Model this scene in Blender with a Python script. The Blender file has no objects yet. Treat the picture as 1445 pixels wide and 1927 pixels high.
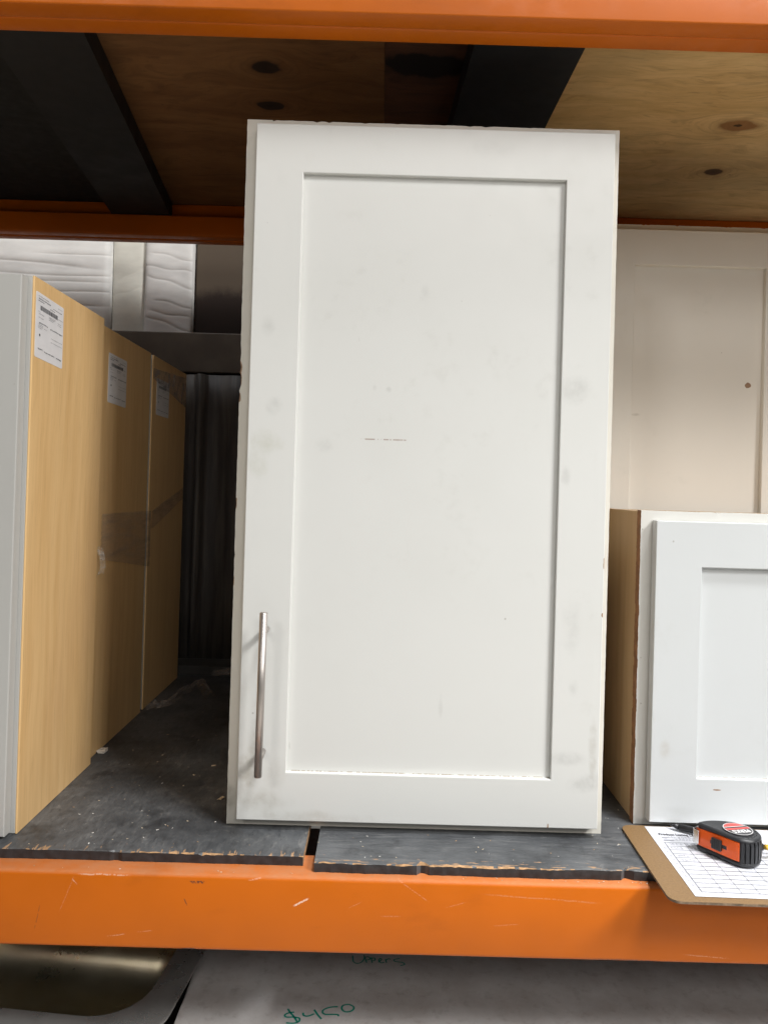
import bpy, bmesh, math, random
from mathutils import Vector, Matrix
random.seed(7)
S = bpy.context.scene
COL = S.collection

# ------------------------------------------------------------------ camera
cam = bpy.data.cameras.new('camera')
cam.sensor_fit = 'VERTICAL'
cam.sensor_height = 24.0
cam.lens = 1447.0 / 1927.0 * 24.0
cam.shift_y = -53.5 / 1927.0
cam.clip_start = 0.02
cam.clip_end = 100
cam_ob = bpy.data.objects.new('camera', cam)
COL.objects.link(cam_ob)
yaw, pitch, roll = 0.003041, 0.007365, 0.028774
fw = Vector((math.sin(yaw) * math.cos(pitch), math.cos(yaw) * math.cos(pitch), math.sin(pitch)))
rt = Vector((math.cos(yaw), -math.sin(yaw), 0))
up = rt.cross(fw)
r2 = rt * math.cos(roll) + up * math.sin(roll)
u2 = up * math.cos(roll) - rt * math.sin(roll)
cam_ob.matrix_world = Matrix(((r2.x, u2.x, -fw.x, 0), (r2.y, u2.y, -fw.y, 0), (r2.z, u2.z, -fw.z, 0.529), (0, 0, 0, 1)))
S.camera = cam_ob

# ------------------------------------------------------------------ light
world = bpy.data.worlds.new('World')
S.world = world
world.use_nodes = True
bg = world.node_tree.nodes['Background']
bg.inputs[0].default_value = (0.90, 0.95, 1.0, 1)
bg.inputs[1].default_value = 0.014


def area(name, loc, target, size, power, color, size_y=None):
    l = bpy.data.lights.new(name, 'AREA')
    l.shape = 'SQUARE'
    l.size = size
    if size_y:
        l.shape = 'RECTANGLE'
        l.size_y = size_y
    l.energy = power
    l.color = color
    o = bpy.data.objects.new(name, l)
    COL.objects.link(o)
    o.location = loc
    o.rotation_euler = (Vector(target) - Vector(loc)).to_track_quat('-Z', 'Y').to_euler()


def spot(name, loc, target, cone, power, color, radius):
    l = bpy.data.lights.new(name, 'SPOT')
    l.spot_size = math.radians(cone)
    l.spot_blend = 0.5
    l.shadow_soft_size = radius
    l.energy = power
    l.color = color
    o = bpy.data.objects.new(name, l)
    COL.objects.link(o)
    o.location = loc
    o.rotation_euler = (Vector(target) - Vector(loc)).to_track_quat('-Z', 'Y').to_euler()


spot('high_bay_lamp', (1.5, -0.15, 4.6), (0.65, 0.35, -1.05), 34, 1350, (0.98, 0.99, 1.0), 0.6)
area('bay_lamp_left', (-3.2, -5.0, 4.2), (0, 1.2, 0.5), 1.0, 75, (1.0, 0.97, 0.92))
area('bay_lamp_right', (5.5, -3.4, 6.0), (0, 1.2, 0.5), 2.6, 700, (1.0, 0.99, 0.97), 1.4)
area('front_fill_light', (1.7, -5.4, 3.9), (0, 1.2, 0.5), 2.4, 100, (1.0, 0.98, 0.94))  # added soft fill for the deep maple sides, not a fixture of the bay
area('next_aisle_lamp', (-1.1, 1.6, 3.6), (-0.9, 2.4, 1.1), 1.0, 26, (0.97, 0.98, 1.0))

S.view_settings.view_transform = 'Standard'
S.view_settings.look = 'None'
S.view_settings.exposure = 0.10
S.view_settings.gamma = 1.0
S.view_settings.use_curve_mapping = False
S.render.engine = 'CYCLES'
S.cycles.use_denoising = True
S.cycles.max_bounces = 8
S.cycles.transparent_max_bounces = 12
S.cycles.caustics_reflective = False
S.cycles.caustics_refractive = False


# ------------------------------------------------------------------ material helpers
class Mat:
    def __init__(s, name):
        s.m = bpy.data.materials.new(name)
        s.m.use_nodes = True
        s.nt = s.m.node_tree
        s.nt.nodes.clear()

    def node(s, typ, ins=None, **props):
        n = s.nt.nodes.new(typ)
        for k, v in props.items():
            setattr(n, k, v)
        for k, v in (ins or {}).items():
            s.put(n.inputs[k], v)
        return n

    def put(s, sock, v):
        if v is None:
            return
        if isinstance(v, bpy.types.NodeSocket):
            s.nt.links.new(v, sock)
        elif isinstance(v, (tuple, list)):
            if sock.type == 'RGBA' and len(v) == 3:
                v = (*v, 1)
            sock.default_value = v
        else:
            sock.default_value = v

    def pos(s, origin=(0, 0, 0)):
        t = s.node('ShaderNodeTexCoord').outputs['Object']
        return s.vmath('ADD', t, origin)

    def vmath(s, op, a, b=None):
        n = s.node('ShaderNodeVectorMath', operation=op)
        s.put(n.inputs[0], a)
        if b is not None:
            s.put(n.inputs[1], b)
        return n.outputs['Value'] if op in ('LENGTH', 'DOT_PRODUCT', 'DISTANCE') else n.outputs[0]

    def math(s, op, a, b=None, clamp=False):
        n = s.node('ShaderNodeMath', operation=op, use_clamp=clamp)
        s.put(n.inputs[0], a)
        if b is not None:
            s.put(n.inputs[1], b)
        return n.outputs[0]

    def noise(s, vec, scale=5, detail=3, rough=0.55, stretch=None, distortion=0.0):
        if stretch:
            vec = s.vmath('MULTIPLY', vec, stretch)
        n = s.node('ShaderNodeTexNoise', {'Vector': vec, 'Scale': scale, 'Detail': detail, 'Roughness': rough, 'Distortion': distortion})
        return n.outputs['Fac']

    def voronoi(s, vec, scale=5, stretch=None):
        if stretch:
            vec = s.vmath('MULTIPLY', vec, stretch)
        n = s.node('ShaderNodeTexVoronoi', {'Vector': vec, 'Scale': scale})
        return n

    def rng(s, v, a, b, c=0.0, d=1.0, smooth=True):
        n = s.node('ShaderNodeMapRange', {'Value': v, 'From Min': a, 'From Max': b, 'To Min': c, 'To Max': d})
        n.interpolation_type = 'SMOOTHSTEP' if smooth else 'LINEAR'
        n.clamp = True
        return n.outputs[0]

    def mix(s, f, a, b, blend='MIX'):
        n = s.node('ShaderNodeMix', data_type='RGBA', blend_type=blend)
        s.put(n.inputs[0], f)
        s.put(n.inputs[6], a)
        s.put(n.inputs[7], b)
        return n.outputs[2]

    def ramp(s, f, stops):
        n = s.node('ShaderNodeValToRGB', {'Fac': f})
        e = n.color_ramp.elements
        while len(e) < len(stops):
            e.new(0.5)
        for el, (p, c) in zip(e, stops):
            el.position = p
            el.color = (*c, 1)
        return n.outputs[0]

    def sep(s, v):
        n = s.node('ShaderNodeSeparateXYZ', {0: v})
        return n.outputs

    def bump(s, h, strength=0.2, dist=0.001):
        return s.node('ShaderNodeBump', {'Height': h, 'Strength': strength, 'Distance': dist}).outputs[0]

    def out(s, base, rough=0.5, metal=0.0, normal=None, **kw):
        b = s.node('ShaderNodeBsdfPrincipled', {'Base Color': base, 'Roughness': rough, 'Metallic': metal})
        if normal is not None:
            s.put(b.inputs['Normal'], normal)
        for k, v in kw.items():
            s.put(b.inputs[k.replace('_', ' ')], v)
        o = s.node('ShaderNodeOutputMaterial')
        s.nt.links.new(b.outputs[0], o.inputs[0])
        return s.m


def plain(name, col, rough=0.5, metal=0.0, var=0.12, scale=40, bump=0.05):
    m = Mat(name)
    p = m.pos()
    n = m.noise(p, scale, 4)
    c = m.mix(m.rng(n, 0.3, 0.75), tuple(x * (1 - var) for x in col), tuple(min(1, x * (1 + var)) for x in col))
    return m.out(c, m.rng(n, 0.2, 0.8, rough * 0.85, min(1, rough * 1.15)), metal, m.bump(n, bump))


def white_paint(name, origin, base=(0.69, 0.692, 0.67), marks=(), chips=(), dirt=0.5, lines=()):
    """Painted MDF: faint mottling, hand smudges, specks, knocked-off paint. Marks are (x, z, rx, rz, colour, strength)."""
    m = Mat(name)
    p = m.pos(origin)
    x, y, z = m.sep(p)
    big = m.noise(p, 3.5, 5, 0.6)
    fine = m.noise(p, 28, 4, 0.6)
    c = m.mix(m.math('MULTIPLY', m.rng(big, 0.45, 0.78), 0.30 * dirt), base, (base[0] * 0.80, base[1] * 0.80, base[2] * 0.76))
    c = m.mix(m.math('MULTIPLY', m.math('MULTIPLY', m.rng(fine, 0.55, 0.75), m.rng(big, 0.5, 0.65)), 0.25 * dirt), c, (0.42, 0.41, 0.37))
    fib = m.noise(p, 14, 5, 0.65)
    fib2 = m.noise(p, 55, 3, 0.6)
    for (mx, mz, rx, rz, col, st) in marks:
        dx = m.math('MULTIPLY', m.math('SUBTRACT', x, mx), 1 / rx)
        dz = m.math('MULTIPLY', m.math('SUBTRACT', z, mz), 1 / rz)
        d = m.math('SQRT', m.math('ADD', m.math('MULTIPLY', dx, dx), m.math('MULTIPLY', dz, dz)))
        d = m.math('ADD', d, m.math('MULTIPLY', m.math('SUBTRACT', fib, 0.5), 2.2))
        f = m.math('MULTIPLY', m.rng(d, 1.1, 0.2), m.rng(fib2, 0.3, 0.7, 0.35, 1.0))
        c = m.mix(m.math('MULTIPLY', f, st * 0.8), c, col)
    for (x0, x1, z0, hz, col, st) in lines:
        fx = m.math('MULTIPLY', m.rng(x, x0 - 0.004, x0), m.rng(x, x1 + 0.004, x1))
        zz = m.math('ABSOLUTE', m.math('SUBTRACT', z, z0))
        f = m.math('MULTIPLY', fx, m.rng(zz, hz, hz * 0.4))
        f = m.math('MULTIPLY', f, m.rng(m.noise(p, 240, 2, 0.6, stretch=(1, 1, 0.15)), 0.40, 0.55))
        c = m.mix(m.math('MULTIPLY', f, st), c, col)
    sp = m.voronoi(p, 26)
    rnd = m.sep(sp.outputs['Color'])[0]
    f = m.math('MULTIPLY', m.rng(sp.outputs['Distance'], 0.055, 0.025), m.math('LESS_THAN', rnd, 0.16))
    c = m.mix(m.math('MULTIPLY', f, 0.55), c, (0.30, 0.27, 0.24))
    sc = m.voronoi(m.vmath('ADD', p, m.vmath('MULTIPLY', m.node('ShaderNodeTexNoise', {'Vector': p, 'Scale': 4.0}).outputs['Color'], (0.1, 0.1, 0.1))), 9, stretch=(3.0, 1, 0.6))
    f = m.math('MULTIPLY', m.rng(sc.outputs['Distance'], 0.05, 0.02), m.math('LESS_THAN', m.sep(sc.outputs['Color'])[1], 0.12))
    c = m.mix(m.math('MULTIPLY', f, 0.35), c, (0.40, 0.38, 0.35))
    for (mx, mz, rx, rz) in chips:
        dx = m.math('MULTIPLY', m.math('SUBTRACT', x, mx), 1 / rx)
        dz = m.math('MULTIPLY', m.math('SUBTRACT', z, mz), 1 / rz)
        d = m.math('SQRT', m.math('ADD', m.math('MULTIPLY', dx, dx), m.math('MULTIPLY', dz, dz)))
        d = m.math('ADD', d, m.math('MULTIPLY', m.math('SUBTRACT', fib2, 0.5), 2.4))
        c = m.mix(m.rng(d, 1.0, 0.85), c, m.mix(fib2, (0.20, 0.10, 0.05), (0.48, 0.32, 0.2)))
    n = m.noise(p, 420, 2)
    return m.out(c, m.rng(fine, 0.3, 0.7, 0.38, 0.52), 0, m.bump(m.math('ADD', n, m.math('MULTIPLY', fine, 2.0)), 0.05, 0.001))


def maple(name, origin, light=(0.82, 0.55, 0.265), dark=(0.71, 0.445, 0.19)):
    m = Mat(name)
    p = m.pos(origin)
    w = m.node('ShaderNodeTexNoise', {'Vector': p, 'Scale': 2.0, 'Detail': 2.0}).outputs['Color']
    q = m.vmath('ADD', p, m.vmath('MULTIPLY', m.vmath('SUBTRACT', w, (0.5, 0.5, 0.5)), (0.06, 0.06, 0.0)))
    g = m.noise(q, 9, 5, 0.6, stretch=(6, 6, 0.32))
    f = m.noise(q, 60, 3, 0.6, stretch=(6, 6, 0.18))
    c = m.mix(m.rng(g, 0.25, 0.85), light, dark)
    c = m.mix(m.math('MULTIPLY', m.rng(f, 0.50, 0.75), 0.28), c, (0.44, 0.26, 0.11))
    sm = m.noise(p, 6, 4, 0.6, stretch=(1, 1, 0.4))
    c = m.mix(m.math('MULTIPLY', m.rng(sm, 0.45, 0.75), 0.18), c, (0.55, 0.30, 0.16))
    return m.out(c, 0.42, 0, m.bump(f, 0.03))


def plywood(name, origin, c0, c1, cg, knots):
    """Rotary-cut softwood face: long grain along X, rings closing round the knots (x, y, rx, ry, darkness)."""
    m = Mat(name)
    p = m.pos(origin)
    x, y, z = m.sep(p)
    w = m.node('ShaderNodeTexNoise', {'Vector': m.vmath('MULTIPLY', p, (1.0, 2.2, 1.0)), 'Scale': 2.6, 'Detail': 3.0}).outputs['Color']
    q = m.vmath('ADD', p, m.vmath('MULTIPLY', m.vmath('SUBTRACT', w, (0.5, 0.5, 0.5)), (0.1, 0.16, 0.0)))
    kd = None
    kdark = None
    for (kx, ky, rx, ry, dk) in knots:
        ox = m.math('SUBTRACT', x, kx)
        oy = m.math('SUBTRACT', y, ky)
        dx = m.math('MULTIPLY', ox, 1 / rx)
        dy = m.math('MULTIPLY', oy, 1 / ry)
        d = m.math('SQRT', m.math('ADD', m.math('MULTIPLY', dx, dx), m.math('MULTIPLY', dy, dy)))
        pull = m.math('MULTIPLY', oy, m.rng(d, 4.5, 0.8, 0.0, 0.92))
        q = m.vmath('SUBTRACT', q, m.node('ShaderNodeCombineXYZ', {'Y': pull}).outputs[0])
        near = m.rng(d, 1.5, 1.3, 0.0, dk)
        kdark = near if kdark is None else m.math('MAXIMUM', kdark, near)
        kd = d if kd is None else m.math('MINIMUM', kd, d)
    gx = m.noise(q, 5, 6, 0.65, stretch=(0.8, 4, 1))
    gf = m.noise(q, 40, 4, 0.65, stretch=(0.5, 7, 1))
    c = m.mix(m.rng(gx, 0.3, 0.7), c0, c1)
    c = m.mix(m.math('MULTIPLY', m.rng(gf, 0.50, 0.78), 0.42), c, cg)
    blotch = m.noise(p, 5, 4, 0.6)
    c = m.mix(m.math('MULTIPLY', m.rng(blotch, 0.42, 0.75), 0.55), c, tuple(v * 0.55 for v in c0))
    sw = m.noise(q, 11, 4, 0.6, stretch=(0.7, 2.4, 1), distortion=1.5)
    c = m.mix(m.math('MULTIPLY', m.rng(sw, 0.52, 0.66), 0.30), c, cg)
    if kd is not None:
        kd = m.math('ADD', m.math('ADD', kd, m.math('MULTIPLY', m.math('SUBTRACT', blotch, 0.5), 1.4)), m.math('MULTIPLY', m.math('SUBTRACT', m.noise(p, 24, 3, 0.6), 0.5), 0.9))
        rings = m.math('SINE', m.math('MULTIPLY', m.math('ADD', kd, m.math('MULTIPLY', gx, 0.6)), 11.0))
        rf = m.math('MULTIPLY', m.rng(rings, 0.2, 0.95), m.rng(kd, 3.4, 1.2))
        c = m.mix(m.math('MULTIPLY', rf, 0.22), c, cg)
        kc = m.mix(kdark, m.mix(gf, tuple(v * 0.8 for v in cg), tuple(v * 1.6 for v in cg)), m.mix(gf, tuple(v * 0.18 for v in cg), tuple(v * 0.5 for v in cg)))
        c = m.mix(m.math('MULTIPLY', m.rng(kd, 1.7, 1.0), 0.35), c, cg)
        c = m.mix(m.rng(kd, 1.10, 0.85), c, kc)
        c = m.mix(m.rng(kd, 0.22, 0.10), c, tuple(v * 0.2 for v in cg))
    pit = m.voronoi(p, 30, stretch=(0.5, 1.6, 1))
    pf = m.math('MULTIPLY', m.rng(pit.outputs['Distance'], 0.07, 0.03), m.math('LESS_THAN', m.sep(pit.outputs['Color'])[0], 0.07))
    c = m.mix(pf, c, (0.05, 0.03, 0.02))
    return m.out(c, 0.72, 0, m.bump(gf, 0.15))


def rack_paint(name, origin=(0, 0, 0), base=(0.55, 0.122, 0.002), scars=()):
    m = Mat(name)
    p = m.pos(origin)
    x, y, z = m.sep(p)
    big = m.noise(p, 3, 4, 0.6)
    c = m.mix(m.rng(big, 0.35, 0.7), tuple(v * 1.04 for v in base), tuple(v * 0.9 for v in base))
    dust = m.noise(p, 35, 5, 0.7)
    nz = m.sep(m.node('ShaderNodeNewGeometry').outputs['Normal'])[2]
    top = m.rng(nz, 0.3, 0.9)
    c = m.mix(m.math('MULTIPLY', top, m.rng(dust, 0.25, 0.75, 0.25, 0.7)), c, (0.46, 0.22, 0.11))
    wv = m.node('ShaderNodeTexNoise', {'Vector': p, 'Scale': 6.0}).outputs['Color']
    q = m.vmath('ADD', p, m.vmath('MULTIPLY', wv, (0.05, 0.05, 0.05)))
    s1 = m.voronoi(q, 7, stretch=(0.8, 1, 5.0))
    f = m.math('MULTIPLY', m.rng(s1.outputs['Distance'], 0.060, 0.025), m.math('LESS_THAN', m.sep(s1.outputs['Color'])[0], 0.14))
    f = m.math('MULTIPLY', f, m.rng(dust, 0.42, 0.5))
    c = m.mix(m.math('MULTIPLY', f, 0.35), c, (0.72, 0.45, 0.30))
    s2 = m.voronoi(q, 13, stretch=(1.3, 1, 3.0))
    f2 = m.math('MULTIPLY', m.rng(s2.outputs['Distance'], 0.075, 0.035), m.math('LESS_THAN', m.sep(s2.outputs['Color'])[1], 0.035))
    c = m.mix(m.math('MULTIPLY', f2, 0.9), c, (0.05, 0.03, 0.03))
    for (mx, mz, L, hw, tilt, col, st) in scars:
        ca, sa = math.cos(tilt), math.sin(tilt)
        ax = m.math('SUBTRACT', x, mx)
        az = m.math('SUBTRACT', z, mz)
        lu = m.math('ADD', m.math('MULTIPLY', ax, ca), m.math('MULTIPLY', az, sa))
        lv = m.math('SUBTRACT', m.math('MULTIPLY', az, ca), m.math('MULTIPLY', ax, sa))
        lv = m.math('ADD', lv, m.math('MULTIPLY', m.math('SUBTRACT', dust, 0.5), 0.004))
        f = m.math('MULTIPLY', m.rng(m.math('ABSOLUTE', lu), L, L * 0.6), m.rng(m.math('ABSOLUTE', lv), hw, hw * 0.5))
        f = m.math('MULTIPLY', f, m.rng(m.noise(p, 300, 2), 0.35, 0.55))
        c = m.mix(m.math('MULTIPLY', f, st), c, col)
    grim = m.math('MULTIPLY', m.rng(m.noise(p, 9, 6, 0.7, stretch=(0.6, 1, 1.6)), 0.52, 0.72), 0.28)
    c = m.mix(grim, c, tuple(v * 0.55 for v in base))
    r = m.rng(dust, 0.3, 0.7, 0.34, 0.52)
    orange_peel = m.noise(p, 160, 2)
    return m.out(c, m.math('ADD', r, m.math('MULTIPLY', top, 0.25)), 0, m.bump(m.math('ADD', m.math('MULTIPLY', orange_peel, 0.15), m.math('MULTIPLY', m.noise(p, 7, 3, 0.5, stretch=(0.5, 1, 1)), 6.0)), 0.08, 0.004), Specular_IOR_Level=0.3)


def black_board(name, origin, along_x, front_y):
    """Black-painted plywood shelf: grain scratches, dust, paint worn off towards the front edge."""
    m = Mat(name)
    p = m.pos(origin)
    x, y, z = m.sep(p)
    w = m.node('ShaderNodeTexNoise', {'Vector': p, 'Scale': 5.0}).outputs['Color']
    q = m.vmath('ADD', p, m.vmath('MULTIPLY', w, (0.03, 0.03, 0)))
    st = (0.5, 4.5, 1) if along_x else (3.2, 0.9, 1)
    big = m.noise(p, 6, 5, 0.65)
    g = m.noise(q, 26, 5, 0.7, stretch=st)
    gr = m.noise(q, 75, 3, 0.7, stretch=st)
    c = m.mix(m.rng(big, 0.3, 0.75), (0.050, 0.053, 0.057), (0.115, 0.121, 0.128))
    c = m.mix(m.math('MULTIPLY', m.math('MULTIPLY', m.rng(g, 0.48, 0.70), m.rng(big, 0.35, 0.65)), 0.7), c, (0.20, 0.20, 0.195))
    c = m.mix(m.math('MULTIPLY', m.math('MULTIPLY', m.rng(gr, 0.60, 0.72), m.rng(big, 0.40, 0.62)), 0.55), c, (0.30, 0.29, 0.27))
    c = m.mix(m.math('MULTIPLY', m.rng(m.noise(q, 38, 4, 0.7, stretch=st), 0.50, 0.70), 0.5), c, (0.022, 0.023, 0.026))
    sc = m.noise(p, 17, 6, 0.75, distortion=1.2)
    c = m.mix(m.math('MULTIPLY', m.rng(sc, 0.58, 0.74), 0.5), c, (0.26, 0.255, 0.245))
    c = m.mix(m.math('MULTIPLY', m.rng(m.noise(p, 11, 5, 0.7), 0.52, 0.7), 0.6), c, (0.014, 0.014, 0.016))
    sp = m.voronoi(p, 70)
    f = m.math('MULTIPLY', m.rng(sp.outputs['Distance'], 0.13, 0.06), m.math('LESS_THAN', m.sep(sp.outputs['Color'])[0], 0.035))
    c = m.mix(m.math('MULTIPLY', f, 0.6), c, (0.42, 0.38, 0.32))
    edge = m.rng(m.math('SUBTRACT', y, front_y), 0.035, 0.0)
    stk = m.noise(p, 30, 3, 0.6, stretch=(5, 0.8, 1) if not along_x else (1.3, 6, 1))
    f = m.rng(m.math('ADD', stk, m.math('MULTIPLY', edge, 0.16)), 0.70, 0.76)
    top = m.rng(m.sep(m.node('ShaderNodeNewGeometry').outputs['Normal'])[2], 0.2, 0.6)
    f = m.math('MULTIPLY', m.math('MULTIPLY', f, top), m.math('GREATER_THAN', edge, 0.02))
    c = m.mix(m.math('MULTIPLY', f, 0.85), c, (0.42, 0.25, 0.13))
    return m.out(c, m.rng(g, 0.3, 0.7, 0.42, 0.62), 0, m.bump(m.math('ADD', g, m.math('MULTIPLY', gr, 0.5)), 0.35, 0.0015))


def film(name, tint=(0.75, 0.75, 0.78), lo=0.10, hi=0.45, stretch=(4, 1, 10)):
    m = Mat(name)
    p = m.pos()
    n = m.noise(p, 9, 5, 0.65, stretch=stretch)
    b = m.node('ShaderNodeBsdfPrincipled', {'Base Color': tint, 'Roughness': 0.22, 'Normal': m.bump(n, 0.5, 0.004)})
    t = m.node('ShaderNodeBsdfTransparent')
    mx = m.node('ShaderNodeMixShader', {0: m.rng(n, 0.35, 0.75, lo, hi)})
    m.nt.links.new(t.outputs[0], mx.inputs[1])
    m.nt.links.new(b.outputs[0], mx.inputs[2])
    o = m.node('ShaderNodeOutputMaterial')
    m.nt.links.new(mx.outputs[0], o.inputs[0])
    return m.m


# ------------------------------------------------------------------ geometry helpers
def thing(name, label, cat, loc=(0, 0, 0), rotz=0.0, group=None):
    o = bpy.data.objects.new(name, None)
    COL.objects.link(o)
    o.location = loc
    o.rotation_euler = (0, 0, rotz)
    tag(o, label, cat, group)
    return o


def tag(o, label=None, cat=None, group=None, kind=None):
    for k, v in (('label', label), ('category', cat), ('group', group), ('kind', kind)):
        if v:
            o[k] = v
    return o


def link(name, bm, mats, parent=None, at=None, smooth=False):
    """Mesh object from a bmesh built in place; vertices become local to the parent thing's base (or to `at`)."""
    base = Vector(at) if at is not None else (root_loc(parent) if parent else Vector((0, 0, 0)))
    bmesh.ops.translate(bm, verts=bm.verts, vec=-base)
    bmesh.ops.recalc_face_normals(bm, faces=bm.faces)
    me = bpy.data.meshes.new(name)
    bm.to_mesh(me)
    bm.free()
    for mt in (mats if isinstance(mats, (list, tuple)) else [mats]):
        me.materials.append(mt)
    if smooth:
        for f in me.polygons:
            f.use_smooth = True
    o = bpy.data.objects.new(name, me)
    COL.objects.link(o)
    if parent:
        o.parent = parent
    elif at is not None:
        o.location = at
    return o


def root_loc(o):
    v = Vector((0, 0, 0))
    while o is not None:
        v += o.location
        o = o.parent
    return v


def add_box(bm, x0, x1, y0, y1, z0, z1, bev=0.0, seg=2, mi=0):
    b = bmesh.new()
    bmesh.ops.create_cube(b, size=1)
    for v in b.verts:
        v.co = Vector((x0 if v.co.x < 0 else x1, y0 if v.co.y < 0 else y1, z0 if v.co.z < 0 else z1))
    if bev > 0:
        bmesh.ops.bevel(b, geom=b.edges[:], offset=bev, segments=seg, profile=0.5, affect='EDGES')
    for f in b.faces:
        f.material_index = mi
    join(bm, b)
    return bm


def join(bm, b, mat=None):
    if mat is not None:
        bmesh.ops.transform(b, matrix=mat, verts=b.verts)
    me = bpy.data.meshes.new('tmp')
    b.to_mesh(me)
    b.free()
    bm.from_mesh(me)
    bpy.data.meshes.remove(me)


def box(*a, **k):
    return add_box(bmesh.new(), *a, **k)


def add_cyl(bm, p0, p1, r, seg=24, bev=0.0, r2=None):
    b = bmesh.new()
    p0, p1 = Vector(p0), Vector(p1)
    L = (p1 - p0).length
    bmesh.ops.create_cone(b, cap_ends=True, segments=seg, radius1=r, radius2=r if r2 is None else r2, depth=L)
    if bev:
        ed = [e for e in b.edges if len(e.link_faces) == 2 and any(len(f.verts) > 4 for f in e.link_faces)]
        bmesh.ops.bevel(b, geom=ed, offset=bev, segments=2, affect='EDGES')
    q = (p1 - p0).to_track_quat('Z', 'Y')
    join(bm, b, Matrix.Translation((p0 + p1) / 2) @ q.to_matrix().to_4x4())
    return bm


def extrude_poly(pts, axis, a, b, mi=0):
    """Closed polygon in the plane across `axis`, extruded from a to b."""
    bm = bmesh.new()
    def mk(p, t):
        return {'x': (t, p[0], p[1]), 'y': (p[0], t, p[1]), 'z': (p[0], p[1], t)}[axis]
    v0 = [bm.verts.new(mk(p, a)) for p in pts]
    v1 = [bm.verts.new(mk(p, b)) for p in pts]
    bm.faces.new(v0)
    bm.faces.new(list(reversed(v1)))
    n = len(pts)
    for i in range(n):
        bm.faces.new((v0[i], v0[(i + 1) % n], v1[(i + 1) % n], v1[i]))
    return bm


def frame_ring(X0, X1, Z0, Z1, x0, x1, z0, z1, yf, yb, bev=0.0012):
    """A door frame (outer X0..Z1, opening x0..z1) from front face yf to back yb with softened edges."""
    bm = bmesh.new()
    def loop(a, b, c, d, y):
        return [bm.verts.new((a, y, c)), bm.verts.new((b, y, c)), bm.verts.new((b, y, d)), bm.verts.new((a, y, d))]
    of, inf = loop(X0, X1, Z0, Z1, yf), loop(x0, x1, z0, z1, yf)
    ob, inb = loop(X0, X1, Z0, Z1, yb), loop(x0, x1, z0, z1, yb)
    for i in range(4):
        j = (i + 1) % 4
        bm.faces.new((of[i], of[j], inf[j], inf[i]))
        bm.faces.new((ob[j], ob[i], inb[i], inb[j]))
        bm.faces.new((of[j], of[i], ob[i], ob[j]))
        bm.faces.new((inf[i], inf[j], inb[j], inb[i]))
    bmesh.ops.recalc_face_normals(bm, faces=bm.faces)
    ed = [e for e in bm.edges if all(abs(v.co.y - yf) < 1e-6 for v in e.verts) and len({f.normal.to_tuple(1) for f in e.link_faces}) > 1]
    ed += [e for e in bm.edges if abs(e.verts[0].co.y - e.verts[1].co.y) > 1e-4 and e.verts[0].co.x in (X0, X1)]
    bmesh.ops.bevel(bm, geom=ed, offset=bev, segments=2, profile=0.5, affect='EDGES')
    return bm


def jagged_stile(xe, xi, z0, z1, yf, yb, amp, chips, rnd, side_mat=0):
    """Face-frame stile whose outer edge at xe is knocked about: amp of waver plus (z, height, depth) chips."""
    sgn = 1 if xi > xe else -1
    pts = []
    n = 150
    for i in range(n + 1):
        z = z0 + (z1 - z0) * i / n
        d = rnd.random() * amp
        for (cz, h, dp) in chips:
            if abs(z - cz) < h / 2:
                d = max(d, dp * (0.55 + 0.45 * rnd.random()))
        pts.append((xe + sgn * d, z))
    pts += [(xi, z1), (xi, z0)]
    bm = extrude_poly(pts, 'y', yf, yb)
    if side_mat:
        for f in bm.faces:
            vs = [v.co for v in f.verts]
            if len(vs) == 4 and all(abs(v.x - xe) < 0.006 for v in vs) and max(v.y for v in vs) - min(v.y for v in vs) > 0.005:
                f.material_index = side_mat
    return bm


def ribbon(bm, pts, w, z, mi=0):
    """Flat ink stroke through 2-D points, mitred, at height z."""
    P = [Vector((a, b, 0)) for a, b in pts]
    # smooth it a little
    Q = []
    for i in range(len(P) - 1):
        a = P[max(i - 1, 0)]; b = P[i]; c = P[i + 1]; d = P[min(i + 2, len(P) - 1)]
        for k in range(4):
            t = k / 4
            Q.append(0.5 * ((2 * b) + (c - a) * t + (2 * a - 5 * b + 4 * c - d) * t * t + (3 * b - a - 3 * c + d) * t ** 3))
    Q.append(P[-1])
    L, R = [], []
    for i, q in enumerate(Q):
        t = (Q[min(i + 1, len(Q) - 1)] - Q[max(i - 1, 0)])
        t = t.normalized() if t.length > 1e-9 else Vector((1, 0, 0))
        nrm = Vector((-t.y, t.x, 0)) * w / 2
        L.append(bm.verts.new((q.x + nrm.x, q.y + nrm.y, z)))
        R.append(bm.verts.new((q.x - nrm.x, q.y - nrm.y, z)))
    for i in range(len(Q) - 1):
        f = bm.faces.new((R[i], R[i + 1], L[i + 1], L[i]))
        f.material_index = mi
    return bm


def text_bm(txt, size, bold=0.0):
    cu = bpy.data.curves.new('t', 'FONT')
    cu.body = txt
    cu.size = size
    cu.offset = bold
    cu.resolution_u = 3
    cu.space_character = 1.08
    o = bpy.data.objects.new('t', cu)
    COL.objects.link(o)
    dg = bpy.context.evaluated_depsgraph_get()
    me = bpy.data.meshes.new_from_object(o.evaluated_get(dg))
    bm = bmesh.new()
    bm.from_mesh(me)
    bpy.data.meshes.remove(me)
    bpy.data.objects.remove(o)
    bpy.data.curves.remove(cu)
    return bm


def quad(bm, a, b, c, d, mi=0):
    f = bm.faces.new([bm.verts.new(v) for v in (a, b, c, d)])
    f.material_index = mi


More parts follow.
